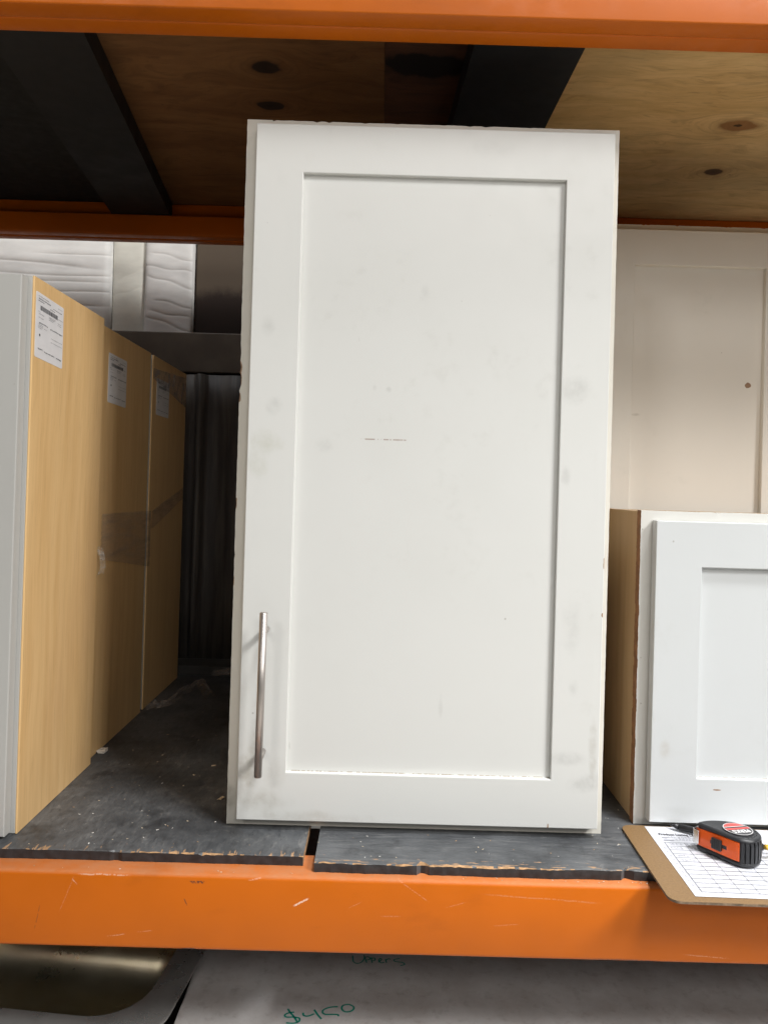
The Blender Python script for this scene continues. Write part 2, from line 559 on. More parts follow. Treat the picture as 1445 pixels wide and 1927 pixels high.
# ------------------------------------------------------------------ the setting: floor
m = Mat('concrete')
p = m.pos()
n1 = m.noise(p, 1.4, 6, 0.6)
n2 = m.noise(p, 60, 3)
c = m.mix(m.rng(n1, 0.3, 0.7), (0.42, 0.40, 0.37), (0.55, 0.53, 0.49))
concrete = m.out(c, 0.75, 0, m.bump(n2, 0.2))
bm = bmesh.new()
quad(bm, (-6, -6, -1.05), (6, -6, -1.05), (6, 6, -1.05), (-6, 6, -1.05))
tag(link('floor', bm, concrete), kind='structure', label='grey concrete warehouse floor under the rack')

# ------------------------------------------------------------------ pallet rack
rack = thing('pallet_rack', 'orange steel pallet rack whose beams carry the black shelf boards', 'rack')
scr, blk_ = (0.85, 0.62, 0.48), (0.07, 0.035, 0.03)
SCARS = [(-0.095, -0.048, 0.013, 0.0016, 0.5, scr, 0.90), (-0.24, -0.024, 0.012, 0.0022, 0.0, blk_, 0.9), (-0.255, -0.052, 0.006, 0.0010, -1.1, blk_, 0.8), (-0.25, -0.117, 0.012, 0.0020, 0.0, blk_, 0.9),
         (-0.35, -0.1, 0.014, 0.0008, 0.15, scr, 0.36), (-0.31, -0.094, 0.012, 0.0008, 0.15, scr, 0.22), (-0.46, -0.078, 0.02, 0.0008, 1.4, blk_, 0.5), (-0.42, -0.045, 0.03, 0.0007, 1.2, scr, 0.14),
         (0.03, -0.064, 0.016, 0.0009, 0.02, scr, 0.14), (0.19, -0.072, 0.020, 0.0007, 0.08, scr, 0.14), (0.12, -0.046, 0.016, 0.0007, 0.3, scr, 0.14), (0.24, -0.034, 0.09, 0.0012, -0.05, (0.62, 0.30, 0.16), 0.35),
         (0.06, -0.028, 0.03, 0.0009, -0.6, scr, 0.14), (0.47, -0.108, 0.035, 0.0008, -0.06, scr, 0.27), (0.36, -0.117, 0.05, 0.0018, 0.0, blk_, 0.7), (-0.41, -0.028, 0.006, 0.001, -0.8, scr, 0.36),
         (-0.37, -0.0175, 0.04, 0.0012, 0.0, (0.62, 0.36, 0.24), 0.8), (-0.16, -0.018, 0.01, 0.0012, 0.2, scr, 0.36), (-0.02, -0.05, 0.012, 0.0006, 0.5, scr, 0.18)]
orange = rack_paint('orange_rack_paint', scars=SCARS)
XB = 1.45
lab = {'lf': 'scratched orange beam under the black shelf boards', 'uf': 'orange beam across the top, seen from below',
       'lr': 'lower beam along the back of the shelf', 'ur': 'dark red-looking beam in shade at the back'}
b1 = box(-XB, XB, 1.073, 1.143, -0.119, -0.014, bev=0.006, seg=3)
tag(link('beam', b1, orange, rack, smooth=True), label=lab['lf'])
b2 = box(-XB, XB, 1.073, 1.1072, 1.195, 1.2955, bev=0.003, seg=3)
add_box(b2, -XB, XB, 1.1088, 1.143, 1.1955, 1.252, bev=0.003, seg=3)
tag(link('beam', b2, orange, rack, smooth=True), label=lab['uf'])
b3 = box(-XB, XB, 2.070, 2.140, -0.119, -0.014, bev=0.006, seg=3)
tag(link('beam', b3, orange, rack, smooth=True), label=lab['lr'])
b4 = box(-XB, XB, 2.106, 2.140, 1.195, 1.2955, bev=0.005, seg=3)
add_box(b4, -XB, XB, 2.070, 2.1055, 1.1965, 1.252, bev=0.005, seg=3)
tag(link('beam', b4, orange, rack, smooth=True), label=lab['ur'])
black_bar = plain('black_bar_paint', (0.010, 0.0105, 0.012), 0.6, var=0.2, scale=18, bump=0.1)


def bar(p):
    return extrude_poly(p, 'z', 1.2525, 1.2945)


tag(link('cross_bar', bar([(-0.488, 1.110), (-0.650, 1.110), (-0.752, 2.104), (-0.595, 2.104)]), black_bar, rack), label='black plank across the beams above the maple cabinets')
tag(link('cross_bar', bar([(0.312, 1.110), (0.135, 1.110), (0.094, 2.104), (0.288, 2.104)]), black_bar, rack), label='black plank across the beams above the tall white cabinet')

# upper deck sheets
knot_mid = [(-0.235, 1.409, 0.030, 0.022, 1), (-0.245, 1.547, 0.026, 0.016, 1)]
knot_right = [(0.708, 1.572, 0.036, 0.020, 0.0), (0.758, 1.800, 0.026, 0.022, 1)]
DECK = [
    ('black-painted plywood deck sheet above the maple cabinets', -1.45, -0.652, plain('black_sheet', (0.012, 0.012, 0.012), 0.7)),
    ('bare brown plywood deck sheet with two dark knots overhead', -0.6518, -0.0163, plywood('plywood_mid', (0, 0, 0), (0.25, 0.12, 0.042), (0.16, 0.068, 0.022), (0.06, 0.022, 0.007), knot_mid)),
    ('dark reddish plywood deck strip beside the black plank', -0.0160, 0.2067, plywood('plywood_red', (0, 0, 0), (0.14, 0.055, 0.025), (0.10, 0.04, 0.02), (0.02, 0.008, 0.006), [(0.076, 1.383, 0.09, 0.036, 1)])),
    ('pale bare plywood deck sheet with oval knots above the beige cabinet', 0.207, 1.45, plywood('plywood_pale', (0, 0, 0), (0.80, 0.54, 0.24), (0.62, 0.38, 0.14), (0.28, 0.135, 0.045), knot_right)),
]
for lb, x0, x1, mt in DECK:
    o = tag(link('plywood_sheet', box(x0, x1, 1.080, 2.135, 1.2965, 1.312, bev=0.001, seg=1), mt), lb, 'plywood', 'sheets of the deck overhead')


# shelf boards the cabinets stand on
def shelf_board(label, x0, x1, yf, notches, along_x, wear, seed):
    r = random.Random(seed)
    bm = bmesh.new()
    t = -0.0138
    n = int((x1 - x0) / 0.006)
    rows = []
    drift = 0.0
    wearv = 0.3
    for i in range(n + 1):
        x = x0 + (x1 - x0) * i / n
        drift = drift * 0.9 + (r.random() - 0.5) * (0.0014 if along_x else 0.0006)
        y = yf + drift
        wearv = max(0.05, min(1.0, wearv + (r.random() - 0.5) * 0.5))
        cy = 0.0006 + wear * wearv * r.random()
        cz = 0.0005 + wear * 0.45 * wearv * r.random()
        for (nx, w, d) in notches:
            if abs(x - nx) < w:
                k = 1 - abs(x - nx) / w
                y += d * (0.4 + 0.6 * k)
                cy += d * 0.6 * k
                cz += 0.003 * k
        yb = 2.137
        rows.append([bm.verts.new(q) for q in ((x, y + 0.0004, t), (x, y, -cz), (x, y + cy, 0), (x, y + 0.05, 0), (x, yb, 0), (x, yb, t))] + [wearv])
    for a, b in zip(rows, rows[1:]):
        for k in range(6):
            f = bm.faces.new((a[k], a[(k + 1) % 6], b[(k + 1) % 6], b[k]))
            if k == 1 and a[6] > (0.40 if along_x else 0.25) and r.random() < 0.8:
                f.material_index = 1
    for e in (rows[0], rows[-1]):
        f = bm.faces.new(e[:6])
        f.material_index = 1 if e is rows[-1] else 2
    black = black_board('black_board_paint', (x0, yf, 0), along_x, yf)
    raw = plain('raw_ply_edge', (0.40, 0.235, 0.115), 0.8, var=0.35, scale=90)
    edge = plain('black_edge_paint', (0.030, 0.030, 0.032), 0.6, var=0.35, scale=70, bump=0.4)
    for f in bm.faces:
        pass
    o = link('shelf_board', bm, [black, raw, edge], at=(x0, yf, 0))
    # front wall uses the thicker edge paint
    for pl in o.data.polygons:
        if pl.normal.y < -0.8 and pl.material_index == 0:
            pl.material_index = 2
    tag(o, label, 'shelf board', 'black shelf boards laid on the rack beams')
    return o


shelf_board('smoother black-painted shelf board in front of the maple cabinets, edge worn to bare wood', -1.45, -0.0968, 1.1055, [(-0.3645, 0.0065, 0.003)], False, 0.0060, 3)
shelf_board('rough-grained black shelf board under the tall white cabinet and clipboard, split at its edge', -0.0795, 1.45, 1.0885, [(0.0728, 0.0062, 0.007), (0.3613, 0.0062, 0.007)], True, 0.0045, 5)

# ------------------------------------------------------------------ cabinets
grime = (0.36, 0.33, 0.27)
grey = (0.40, 0.40, 0.38)
steel = None


def white_cabinet(label, X0, X1, Ztop, yf, depth, door, opening, dmat, fmat, pmat, sidemat, raw, jagL, seed, cat='cabinet', recess=0.0078):
    r = random.Random(seed)
    t = thing('wall_cabinet', label, cat, (X0, yf, 0))
    SW = 0.040
    f = jagged_stile(X0, X0 + SW, 0.0005, Ztop, yf, yf + 0.019, 0.0005, jagL, r, side_mat=1)
    join(f, jagged_stile(X1, X1 - SW, 0.0005, Ztop, yf, yf + 0.019, 0.0004, [], r, side_mat=1))
    for z0, z1, top in ((0.0005, SW, False), (Ztop - SW, Ztop, True)):
        pts = [(X0 + SW, z0), (X1 - SW, z0)]
        n = 80
        for i in range(n + 1):
            x = X1 - SW - (X1 - X0 - 2 * SW) * i / n
            d = r.random() * 0.0005
            if top and r.random() < 0.10:
                d += 0.0016 * r.random()
            pts.append((x, z1 - d))
        join(f, extrude_poly(pts, 'y', yf, yf + 0.019))
    link('face_frame', f, [fmat, raw], t)
    y0, y1 = yf + 0.0192, yf + depth
    link('side_panel', box(X0 + 0.003, X0 + 0.018, y0, y1, 0.0005, Ztop - 0.002, bev=0.0006, seg=1), sidemat, t)
    link('side_panel', box(X1 - 0.018, X1 - 0.003, y0, y1, 0.0005, Ztop - 0.002, bev=0.0006, seg=1), sidemat, t)
    link('top_panel', box(X0 + 0.0182, X1 - 0.0182, y0, y1, Ztop - 0.02, Ztop - 0.004, bev=0.0006, seg=1), sidemat, t)
    link('bottom_panel', box(X0 + 0.0182, X1 - 0.0182, y0, y1, 0.02, 0.036, bev=0.0006, seg=1), sidemat, t)
    link('back_panel', box(X0 + 0.0182, X1 - 0.0182, y1 - 0.006, y1 - 0.0003, 0.0363, Ztop - 0.0203), sidemat, t)
    dx0, dx1, dz0, dz1 = door
    ox0, ox1, oz0, oz1 = opening
    df = link('door', frame_ring(dx0, dx1, dz0, dz1, ox0, ox1, oz0, oz1, yf - 0.0200, yf - 0.0012), dmat, t)
    link('panel', box(ox0 - 0.006, ox1 + 0.006, yf - 0.0200 + recess, yf - 0.0035, oz0 - 0.006, oz1 + 0.006), pmat, df)
    return t


raw_brown = plain('raw_brown_edge', (0.30, 0.145, 0.065), 0.75, var=0.3, scale=60, bump=0.2)

# tall white cabinet in the middle
o0 = (-0.227, 1.205, 0)
marks = [(-0.176, 0.598, 0.030, 0.024, (0.50, 0.50, 0.42), 0.55), (-0.190, 0.557, 0.024, 0.02, (0.50, 0.50, 0.42), 0.5), (-0.168, 0.652, 0.014, 0.016, grey, 0.35),
         (-0.185, 0.125, 0.018, 0.050, grime, 0.75), (-0.196, 0.095, 0.016, 0.030, grime, 0.7), (-0.170, 0.045, 0.050, 0.022, grime, 0.55), (-0.150, 0.085, 0.02, 0.035, grime, 0.3),
         (0.297, 0.690, 0.026, 0.022, grey, 0.42), (0.284, 0.558, 0.010, 0.018, grey, 0.4), (0.292, 0.121, 0.03, 0.012, grey, 0.45), (0.325, 0.085, 0.035, 0.016, grey, 0.5),
         (0.303, 0.230, 0.012, 0.02, grey, 0.4), (0.30, 0.33, 0.02, 0.06, grey, 0.3), (-0.182, 0.778, 0.012, 0.016, grey, 0.35), (-0.10, 0.022, 0.10, 0.010, grime, 0.35),
         (0.336, 0.150, 0.006, 0.07, grime, 0.4), (0.16, 1.06, 0.05, 0.02, grey, 0.2)]
door_w = white_paint('white_door_paint', o0, marks=marks, chips=[(0.3460, 0.425, 0.0016, 0.010), (0.3455, 0.345, 0.0014, 0.003), (0.27, 0.018, 0.0010, 0.005)])
panel_w = white_paint('white_panel_paint', o0, marks=[(-0.089, 0.597, 0.018, 0.016, grey, 0.35), (0.007, 0.684, 0.006, 0.006, grey, 0.4), (-0.015, 0.686, 0.004, 0.006, grey, 0.4),
                      (0.059, 0.837, 0.008, 0.012, grey, 0.25), (0.101, 0.194, 0.004, 0.02, grey, 0.3)],
                      lines=[(-0.031, 0.034, 0.606, 0.0013, (0.28, 0.17, 0.13), 0.75), (-0.13, 0.27, 0.0895, 0.0022, (0.30, 0.20, 0.12), 0.75)])
frame_w = white_paint('cream_frame_paint', o0, base=(0.72, 0.69, 0.62), dirt=0.7, marks=[(-0.222, 0.04, 0.010, 0.03, grime, 0.8)],
                      chips=[(-0.2265, 0.715, 0.0025, 0.012), (-0.2265, 0.690, 0.0028, 0.010), (-0.2265, 0.668, 0.0022, 0.008), (-0.2265, 0.50, 0.0015, 0.008), (-0.2265, 0.38, 0.0012, 0.01)])
side_w = white_paint('cream_side_paint', o0, base=(0.62, 0.58, 0.50))
cab = white_cabinet('tall white shaker cabinet with a steel bar handle, standing in the middle of the shelf', -0.227, 0.358, 1.104, 1.205, 0.30,
                    (-0.2083, 0.3462, 0.0155, 1.0895), (-0.1342, 0.2725, 0.0898, 1.0147), door_w, frame_w, panel_w, side_w, raw_brown,
                    [(0.735, 0.020, 0.0016), (0.714, 0.014, 0.0026), (0.690, 0.022, 0.0030), (0.668, 0.010, 0.0020), (0.50, 0.012, 0.0012), (0.42, 0.006, 0.0012)], 11)

m = Mat('brushed_steel')
p = m.pos()
n = m.noise(p, 220, 2, 0.5, stretch=(1, 1, 0.02))
steel = m.out(m.mix(n, (0.44, 0.40, 0.37), (0.58, 0.54, 0.51)), m.rng(n, 0.3, 0.7, 0.34, 0.46), 0.9, m.bump(n, 0.06))
hb = add_cyl(bmesh.new(), (-0.1712, 1.147, 0.0955), (-0.1698, 1.147, 0.3405), 0.0058, 28, bev=0.0009)
handle = link('handle', hb, steel, cab, smooth=True)
for z in (0.1215, 0.3095):
    pb = add_cyl(bmesh.new(), (-0.1702, 1.1518, z), (-0.1702, 1.1849, z), 0.0046, 20)
    link('post', pb, steel, handle, smooth=True)

# short white cabinet with the clipboard in front
o1 = (0.421, 1.245, 0)
cold = (0.63, 0.65, 0.655)
sd = white_paint('white_short_door', o1, base=cold, marks=[(0.463, 0.128, 0.012, 0.02, (0.40, 0.34, 0.26), 0.55), (0.50, 0.03, 0.08, 0.012, grey, 0.25)], chips=[(0.548, 0.066, 0.007, 0.0010)])
sp_ = white_paint('white_short_panel', o1, base=cold, lines=[(0.515, 0.80, 0.0825, 0.0020, (0.35, 0.25, 0.17), 0.7)])
sf = white_paint('white_short_frame', o1, base=(0.70, 0.69, 0.65), dirt=0.8, chips=[(0.4205, 0.335, 0.0009, 0.014), (0.4205, 0.258, 0.0009, 0.012), (0.4205, 0.17, 0.0009, 0.016), (0.4205, 0.112, 0.0009, 0.014), (0.4205, 0.42, 0.0009, 0.02), (0.459, 0.508, 0.012, 0.0014), (0.505, 0.508, 0.016, 0.0016)])
side_s = maple('maple_side_plain', (0, 0, 0), (0.58, 0.40, 0.22), (0.48, 0.31, 0.15))
white_cabinet('short white shaker cabinet with raw brown side, behind the clipboard', 0.421, 1.02, 0.507, 1.245, 0.30,
              (0.4400, 1.002, 0.012, 0.4915), (0.5140, 0.928, 0.0830, 0.4185), sd, sf, sp_, side_s, raw_brown,
              [(0.345, 0.014, 0.0014), (0.30, 0.008, 0.0008), (0.258, 0.012, 0.0014), (0.19, 0.02, 0.0012), (0.13, 0.014, 0.0014), (0.06, 0.014, 0.0010), (0.43, 0.012, 0.0008)], 13)

# tall beige-white cabinet at the back right
o2 = (0.420, 1.600, 0)
cream = (0.80, 0.765, 0.70)
td = white_paint('cream_door_paint', o2, base=cream)
tp = white_paint('cream_panel_paint', o2, base=cream, chips=[(0.754, 0.766, 0.0060, 0.0050)], marks=[(0.522, 0.699, 0.01, 0.003, grime, 0.5)])
tf = white_paint('cream_back_frame', o2, base=cream, chips=[(0.700, 1.097, 0.014, 0.0014)])
white_cabinet('tall cream shaker cabinet with a chipped hole, standing behind the short white one', 0.420, 0.875, 1.097, 1.600, 0.30,
              (0.4380, 0.8560, 0.0150, 1.0805), (0.5090, 0.7800, 0.0890, 1.0075), td, tf, tp, side_s, raw_brown, [], 17, recess=0.0115)

# maple cabinets on the left
paint_g = white_paint('grey_cabinet_paint', (-1.1, 1.15, 0), base=(0.46, 0.455, 0.435), dirt=0.15)
lams = [maple('maple_laminate', (0.0, i * 1.7, i * 0.9)) for i in range(3)]
hinge_steel = plain('dull_metal', (0.5, 0.5, 0.5), 0.4, 1.0)
paper_w = plain('sticker_paper', (0.74, 0.73, 0.74), 0.55, var=0.03)
ink = plain('print_ink', (0.06, 0.06, 0.07), 0.6)
ink2 = plain('print_ink_pale', (0.33, 0.33, 0.34), 0.6)


def sticker(parent, x, y0, y1, z0, z1, slope, seed):
    """A white shipping label on the cabinet side, with its lines of fine print and a barcode."""
    r = random.Random(seed)
    W, Hh = y1 - y0, z1 - z0
    def P(u, v, d=0.0):
        return (x + 0.0004 + d, y0 + W * u, z1 - Hh * v - slope * u)
    bm = bmesh.new()
    c = 0.03
    outline = []
    for (cu, cv, a0) in ((1 - c, c, 270), (1 - c, 1 - c, 0), (c, 1 - c, 90), (c, c, 180)):
        for k in range(5):
            a = math.radians(a0 + 90 * k / 4)
            outline.append((cu + c * math.cos(a), cv + c * math.sin(a)))
    fr = [bm.verts.new(P(u, v)) for u, v in outline]
    bk = [bm.verts.new(P(u, v, -0.00035)) for u, v in outline]
    bm.faces.new(fr)
    bm.faces.new(list(reversed(bk)))
    for i in range(len(fr)):
        bm.faces.new((fr[i], bk[i], bk[(i + 1) % len(fr)], fr[(i + 1) % len(fr)]))
    st = link('label_sticker', bm, paper_w, parent)
    pr = bmesh.new()
    def bar_(u0, u1, v, h, mi):
        quad(pr, P(u0, v, 0.0003), P(u1, v, 0.0003), P(u1, v + h, 0.0003), P(u0, v + h, 0.0003), mi)
    def words_(u0, u1, v, h, mi):
        u = u0
        while u < u1:
            w = r.uniform(0.012, 0.035)
            bar_(u, min(u + w, u1), v + r.uniform(0, h * 0.25), h * r.uniform(0.6, 1.0), mi)
            u += w + r.uniform(0.008, 0.02)
    words_(0.08, 0.45, 0.045, 0.014, 1)
    words_(0.09, 0.50, 0.080, 0.018, 0)
    words_(0.08, 0.27, 0.115, 0.016, 0)
    words_(0.78, 0.95, 0.06, 0.012, 1)
    words_(0.60, 0.92, 0.115, 0.014, 0)
    words_(0.50, 0.66, 0.150, 0.014, 0)
    u = 0.15
    while u < 0.76:
        w = r.choice((0.006, 0.006, 0.011, 0.016))
        bar_(u, u + w, 0.185, 0.070, 0)
        u += w + r.choice((0.006, 0.009, 0.012))
    for v, a, b, mi in ((0.285, 0.08, 0.16, 1), (0.315, 0.10, 0.28, 1), (0.28, 0.45, 0.70, 1), (0.30, 0.45, 0.66, 1), (0.325, 0.45, 0.62, 1), (0.23, 0.80, 0.96, 1), (0.30, 0.78, 0.90, 1), (0.33, 0.78, 0.92, 1), (0.37, 0.1, 0.26, 1),
                        (0.445, 0.12, 0.42, 0), (0.455, 0.52, 0.97, 0), (0.48, 0.1, 0.26, 1), (0.505, 0.1, 0.26, 1), (0.53, 0.1, 0.22, 1), (0.51, 0.30, 0.40, 1), (0.60, 0.55, 0.96, 1), (0.66, 0.55, 0.96, 1)):
        words_(a, b, v, 0.020 if mi == 0 else 0.012, mi)
    bar_(0.13, 0.17, 0.625, 0.035, 0)
    words_(0.10, 0.27, 0.845, 0.022, 0)
    words_(0.32, 0.70, 0.860, 0.018, 0)
    words_(0.76, 0.95, 0.865, 0.022, 0)
    link('print', pr, [ink, ink2], st)
    return st


def maple_cabinet(label, xr, yf, yb, zt, lam, stick, seed, overlay=False):
    t = thing('wall_cabinet', label, 'cabinet', (xr, yf, 0), group='maple-sided cabinets lined up along the shelf')
    xl = xr - 0.572
    f = box(xl, xl + 0.04, yf, yf + 0.019, 0.0005, zt, bev=0.001, seg=1)
    add_box(f, xr - 0.04, xr, yf, yf + 0.019, 0.0005, zt, bev=0.001, seg=1)
    add_box(f, xl + 0.0402, xr - 0.0402, yf, yf + 0.019, 0.0005, 0.04, bev=0.001, seg=1)
    add_box(f, xl + 0.0402, xr - 0.0402, yf, yf + 0.019, zt - 0.04, zt, bev=0.001, seg=1)
    link('face_frame', f, paint_g, t)
    y0 = yf + 0.0192
    if overlay:
        link('end_panel', box(xr + 0.0002, xr + 0.0032, yf, yb, 0.0005, zt, bev=0.0005, seg=1), lam, t)
    link('side_panel', box(xr - 0.015, xr - 0.0006, y0, yb, 0.0005, zt - 0.0005, bev=0.0008, seg=2), lam, t)
    link('side_panel', box(xl + 0.0006, xl + 0.015, y0, yb, 0.0005, zt - 0.0005, bev=0.0008, seg=2), lam, t)
    link('top_panel', box(xl + 0.0152, xr - 0.0152, y0, yb, zt - 0.018, zt - 0.003), lam, t)
    link('bottom_panel', box(xl + 0.0152, xr - 0.0152, y0, yb, 0.02, 0.035), lam, t)
    link('back_panel', box(xl + 0.0152, xr - 0.0152, yb - 0.006, yb - 0.0003, 0.0352, zt - 0.0182), lam, t)
    d = link('door', frame_ring(xl + 0.006, xr - 0.0065, 0.004, zt - 0.003, xl + 0.08, xr - 0.0805, 0.08, zt - 0.077, yf - 0.020, yf - 0.0012, bev=0.0016), paint_g, t)
    link('panel', box(xl + 0.075, xr - 0.0755, yf - 0.010, yf - 0.0035, 0.075, zt - 0.072), paint_g, d)
    sticker(t, xr + 0.0032 if overlay else xr - 0.0006, *stick, seed)
    return t


maple_cabinet('maple-sided cabinet with grey door, frontmost of three, label lit brightly', -0.5302, 1.150, 1.440, 0.8335, lams[0], (1.156, 1.256, 0.714, 0.813, 0.004), 1, overlay=True)
maple_cabinet('middle maple-sided cabinet of three, banded by clear wrap', -0.5417, 1.462, 1.772, 0.8270, lams[1], (1.500, 1.606, 0.684, 0.781, 0.001), 2, overlay=True)
maple_cabinet('rearmost maple-sided cabinet of three, in shade with tape over its label', -0.5430, 1.794, 2.098, 0.8270, lams[2], (1.826, 1.932, 0.691, 0.778, 0.0), 3, overlay=True)


# stretch film
def film_sheet(name, label, x, ring, mt, thick=0.0006, bulge=0.002, seed=1):
    r = random.Random(seed)
    bm = bmesh.new()
    nu, nv = 26, 14
    vs = []
    (ya, z0a, z1a), (yb, z0b, z1b) = ring
    for i in range(nu + 1):
        u = i / nu
        row = []
        for j in range(nv + 1):
            v = j / nv
            z = (z0a + (z0b - z0a) * u) * (1 - v) + (z1a + (z1b - z1a) * u) * v
            fold = bulge * (0.5 + 0.5 * math.sin(v * 40 + 2 * math.sin(u * 5)) * (1 - 0.6 * u))
            row.append(bm.verts.new((x + fold + r.random() * bulge * 0.3, ya + (yb - ya) * u, z)))
        vs.append(row)
    for i in range(nu):
        for j in range(nv):
            bm.faces.new((vs[i][j], vs[i + 1][j], vs[i + 1][j + 1], vs[i][j + 1]))
    o = link(name, bm, mt, at=(x, ya, z0a), smooth=True)
    tag(o, label, 'plastic wrap')
    return o


wrap_m = film('stretch_film', (0.42, 0.36, 0.33), 0.22, 0.5, stretch=(1, 1.2, 9))
film_sheet('stretch_wrap', 'wide clear stretch-wrap band round the middle maple cabinet', -0.5375, ((1.484, 0.378, 0.466), (1.800, 0.333, 0.463)), wrap_m, seed=2)
film_sheet('stretch_wrap', 'thin tail of stretch wrap rising across the rearmost maple cabinet', -0.5390, ((1.813, 0.42, 0.462), (2.098, 0.49, 0.52)), wrap_m, seed=3)
tape_m = film('packing_tape', (0.45, 0.42, 0.40), 0.28, 0.75, stretch=(6, 4, 4))
film_sheet('packing_tape', 'crinkled clear packing tape at the top of the rearmost maple cabinet', -0.5392, ((1.792, 0.772, 0.796), (2.095, 0.735, 0.815)), tape_m, bulge=0.0015, seed=4)


def crumple(name, label, path, w, seed, mt, amp):
    r = random.Random(seed)
    bm = bmesh.new()
    rows = []
    for i in range(len(path) - 1):
        a, b = Vector(path[i]), Vector(path[i + 1])
        for k in range(5):
            q = a.lerp(b, k / 5)
            row = []
            for j in range(6):
                ang = math.pi * j / 5
                rr = w * (0.6 + 0.6 * r.random())
                row.append(bm.verts.new((q.x + rr * math.cos(ang) * 0.8, q.y + rr * math.cos(ang) * 0.6, q.z + rr * math.sin(ang) * amp + r.random() * w * 0.3)))
            rows.append(row)
    for a, b in zip(rows, rows[1:]):
        for j in range(5):
            bm.faces.new((a[j], a[j + 1], b[j + 1], b[j]))
    o = link(name, bm, mt, at=path[0])
    tag(o, label, 'plastic wrap')


scrap_m = film('film_scrap', (0.40, 0.34, 0.30), 0.15, 0.55, stretch=(8, 8, 8))
crumple('plastic_scrap', 'crumpled strip of clear film on the shelf between the cabinets', [(-0.520, 1.795, 0.001), (-0.493, 1.812, 0.001), (-0.480, 1.925, 0.001), (-0.455, 2.010, 0.003), (-0.430, 1.950, 0.003), (-0.395, 1.870, 0.001)], 0.013, 5, scrap_m, 1.3)
crumple('plastic_scrap', 'small tangle of clear film stuck in the gap between two maple cabinets', [(-0.531, 1.462, 0.400), (-0.528, 1.468, 0.382), (-0.5262, 1.471, 0.362), (-0.530, 1.466, 0.345)], 0.006, 6, film('film_tangle', (0.6, 0.58, 0.55), 0.08, 0.5, stretch=(14, 14, 14)), 0.8)
crumple('plastic_scrap', 'bit of clear film at the back edge of the shelf', [(-0.44, 2.118, 0.001), (-0.40, 2.122, 0.006), (-0.36, 2.116, 0.003), (-0.335, 2.112, 0.001)], 0.013, 8, scrap_m, 1.4)
cs = bmesh.new()
add_box(cs, -0.5365, -0.520, 1.497, 1.515, 0.0004, 0.007, bev=0.002, seg=1)
for v in cs.verts:
    v.co += Vector((random.uniform(-1, 1), random.uniform(-1, 1), 0)) * 0.002
tag(link('paper_scrap', cs, plain('torn_paper', (0.66, 0.6, 0.52), 0.8), at=(-0.528, 1.506, 0)), 'torn scrap of white paper at the foot of the middle maple cabinet', 'paper')

# ------------------------------------------------------------------ behind the rack
dark_band = plain('dark_plank_paint', (0.15, 0.125, 0.10), 0.7, var=0.2, scale=9)
bd = box(-1.7, 1.2, 2.300, 2.75, 0.862, 0.982, bev=0.003, seg=2)
tag(link('dark_plank', bd, dark_band, at=(0, 2.3, 0.862)), 'dark brown-grey board behind the rack, under the white wrapped bundles', 'board')


def wrapped(name, label, x0, x1, yf, z0, z1, creases, seed, mt, cat='bundle'):
    r = random.Random(seed)
    bm = bmesh.new()
    nx, nz = 30, 170
    zlist = [z0 + (1.31 - z0) * j / (nz - 1) for j in range(nz)] + [z1]
    rows = []
    for i in range(nx + 1):
        u = i / nx
        row = []
        for j in range(nz + 1):
            z = zlist[j]
            v = (z - z0) / (z1 - z0)
            d = 0.0
            for (cz, u0, u1, sl, dep, wd) in creases:
                if u0 - 0.12 < u < u1 + 0.12:
                    k = min(1, max(0, (u - u0 + 0.12) / 0.12)) * min(1, max(0, (u1 + 0.12 - u) / 0.12))
                    dz = z - (cz + sl * (u - 0.5) + 0.003 * math.sin(u * 9 + cz * 90))
                    d += k * 0.34 * dep * (0.62 * math.exp(-abs(dz) / (wd * 0.5)) - 0.30 * math.exp(-((dz - wd * 2.2) / (wd * 2.0)) ** 2))
            edge = min(u, 1 - u) * (x1 - x0)
            y = yf + d + 0.006 * math.exp(-edge / 0.006) + 0.003 * math.sin(u * 5 + seed) * math.sin(v * 7)
            row.append(bm.verts.new((x0 + (x1 - x0) * u, y, z)))
        rows.append(row)
    for i in range(nx):
        for j in range(nz):
            bm.faces.new((rows[i][j], rows[i + 1][j], rows[i + 1][j + 1], rows[i][j + 1]))
    yb = yf + 0.3
    bx = [[bm.verts.new((x, yb, z)) for z in (z0, z1)] for x in (x0, x1)]
    bm.faces.new([rows[0][j] for j in range(nz + 1)] + [bx[0][1], bx[0][0]])
    bm.faces.new([rows[nx][j] for j in range(nz, -1, -1)] + [bx[1][0], bx[1][1]])
    bm.faces.new([rows[i][nz] for i in range(nx + 1)] + [bx[1][1], bx[0][1]])
    bm.faces.new([rows[i][0] for i in range(nx, -1, -1)] + [bx[0][0], bx[1][0]])
    bm.faces.new((bx[0][0], bx[0][1], bx[1][1], bx[1][0]))
    o = link(name, bm, mt, at=((x0 + x1) / 2, yf, z0), smooth=True)
    tag(o, label, cat, 'white wrapped bundles behind the rack')
    return o


def sheeting(name, col):
    m = Mat(name)
    p = m.pos()
    n = m.noise(p, 6, 5, 0.6, stretch=(1, 1, 3))
    c = m.mix(m.rng(n, 0.35, 0.7), col, tuple(v * 0.85 for v in col))
    return m.out(c, 0.6, 0, m.bump(m.noise(p, 22, 4, 0.6, stretch=(0.6, 1, 2.2)), 0.06, 0.004))


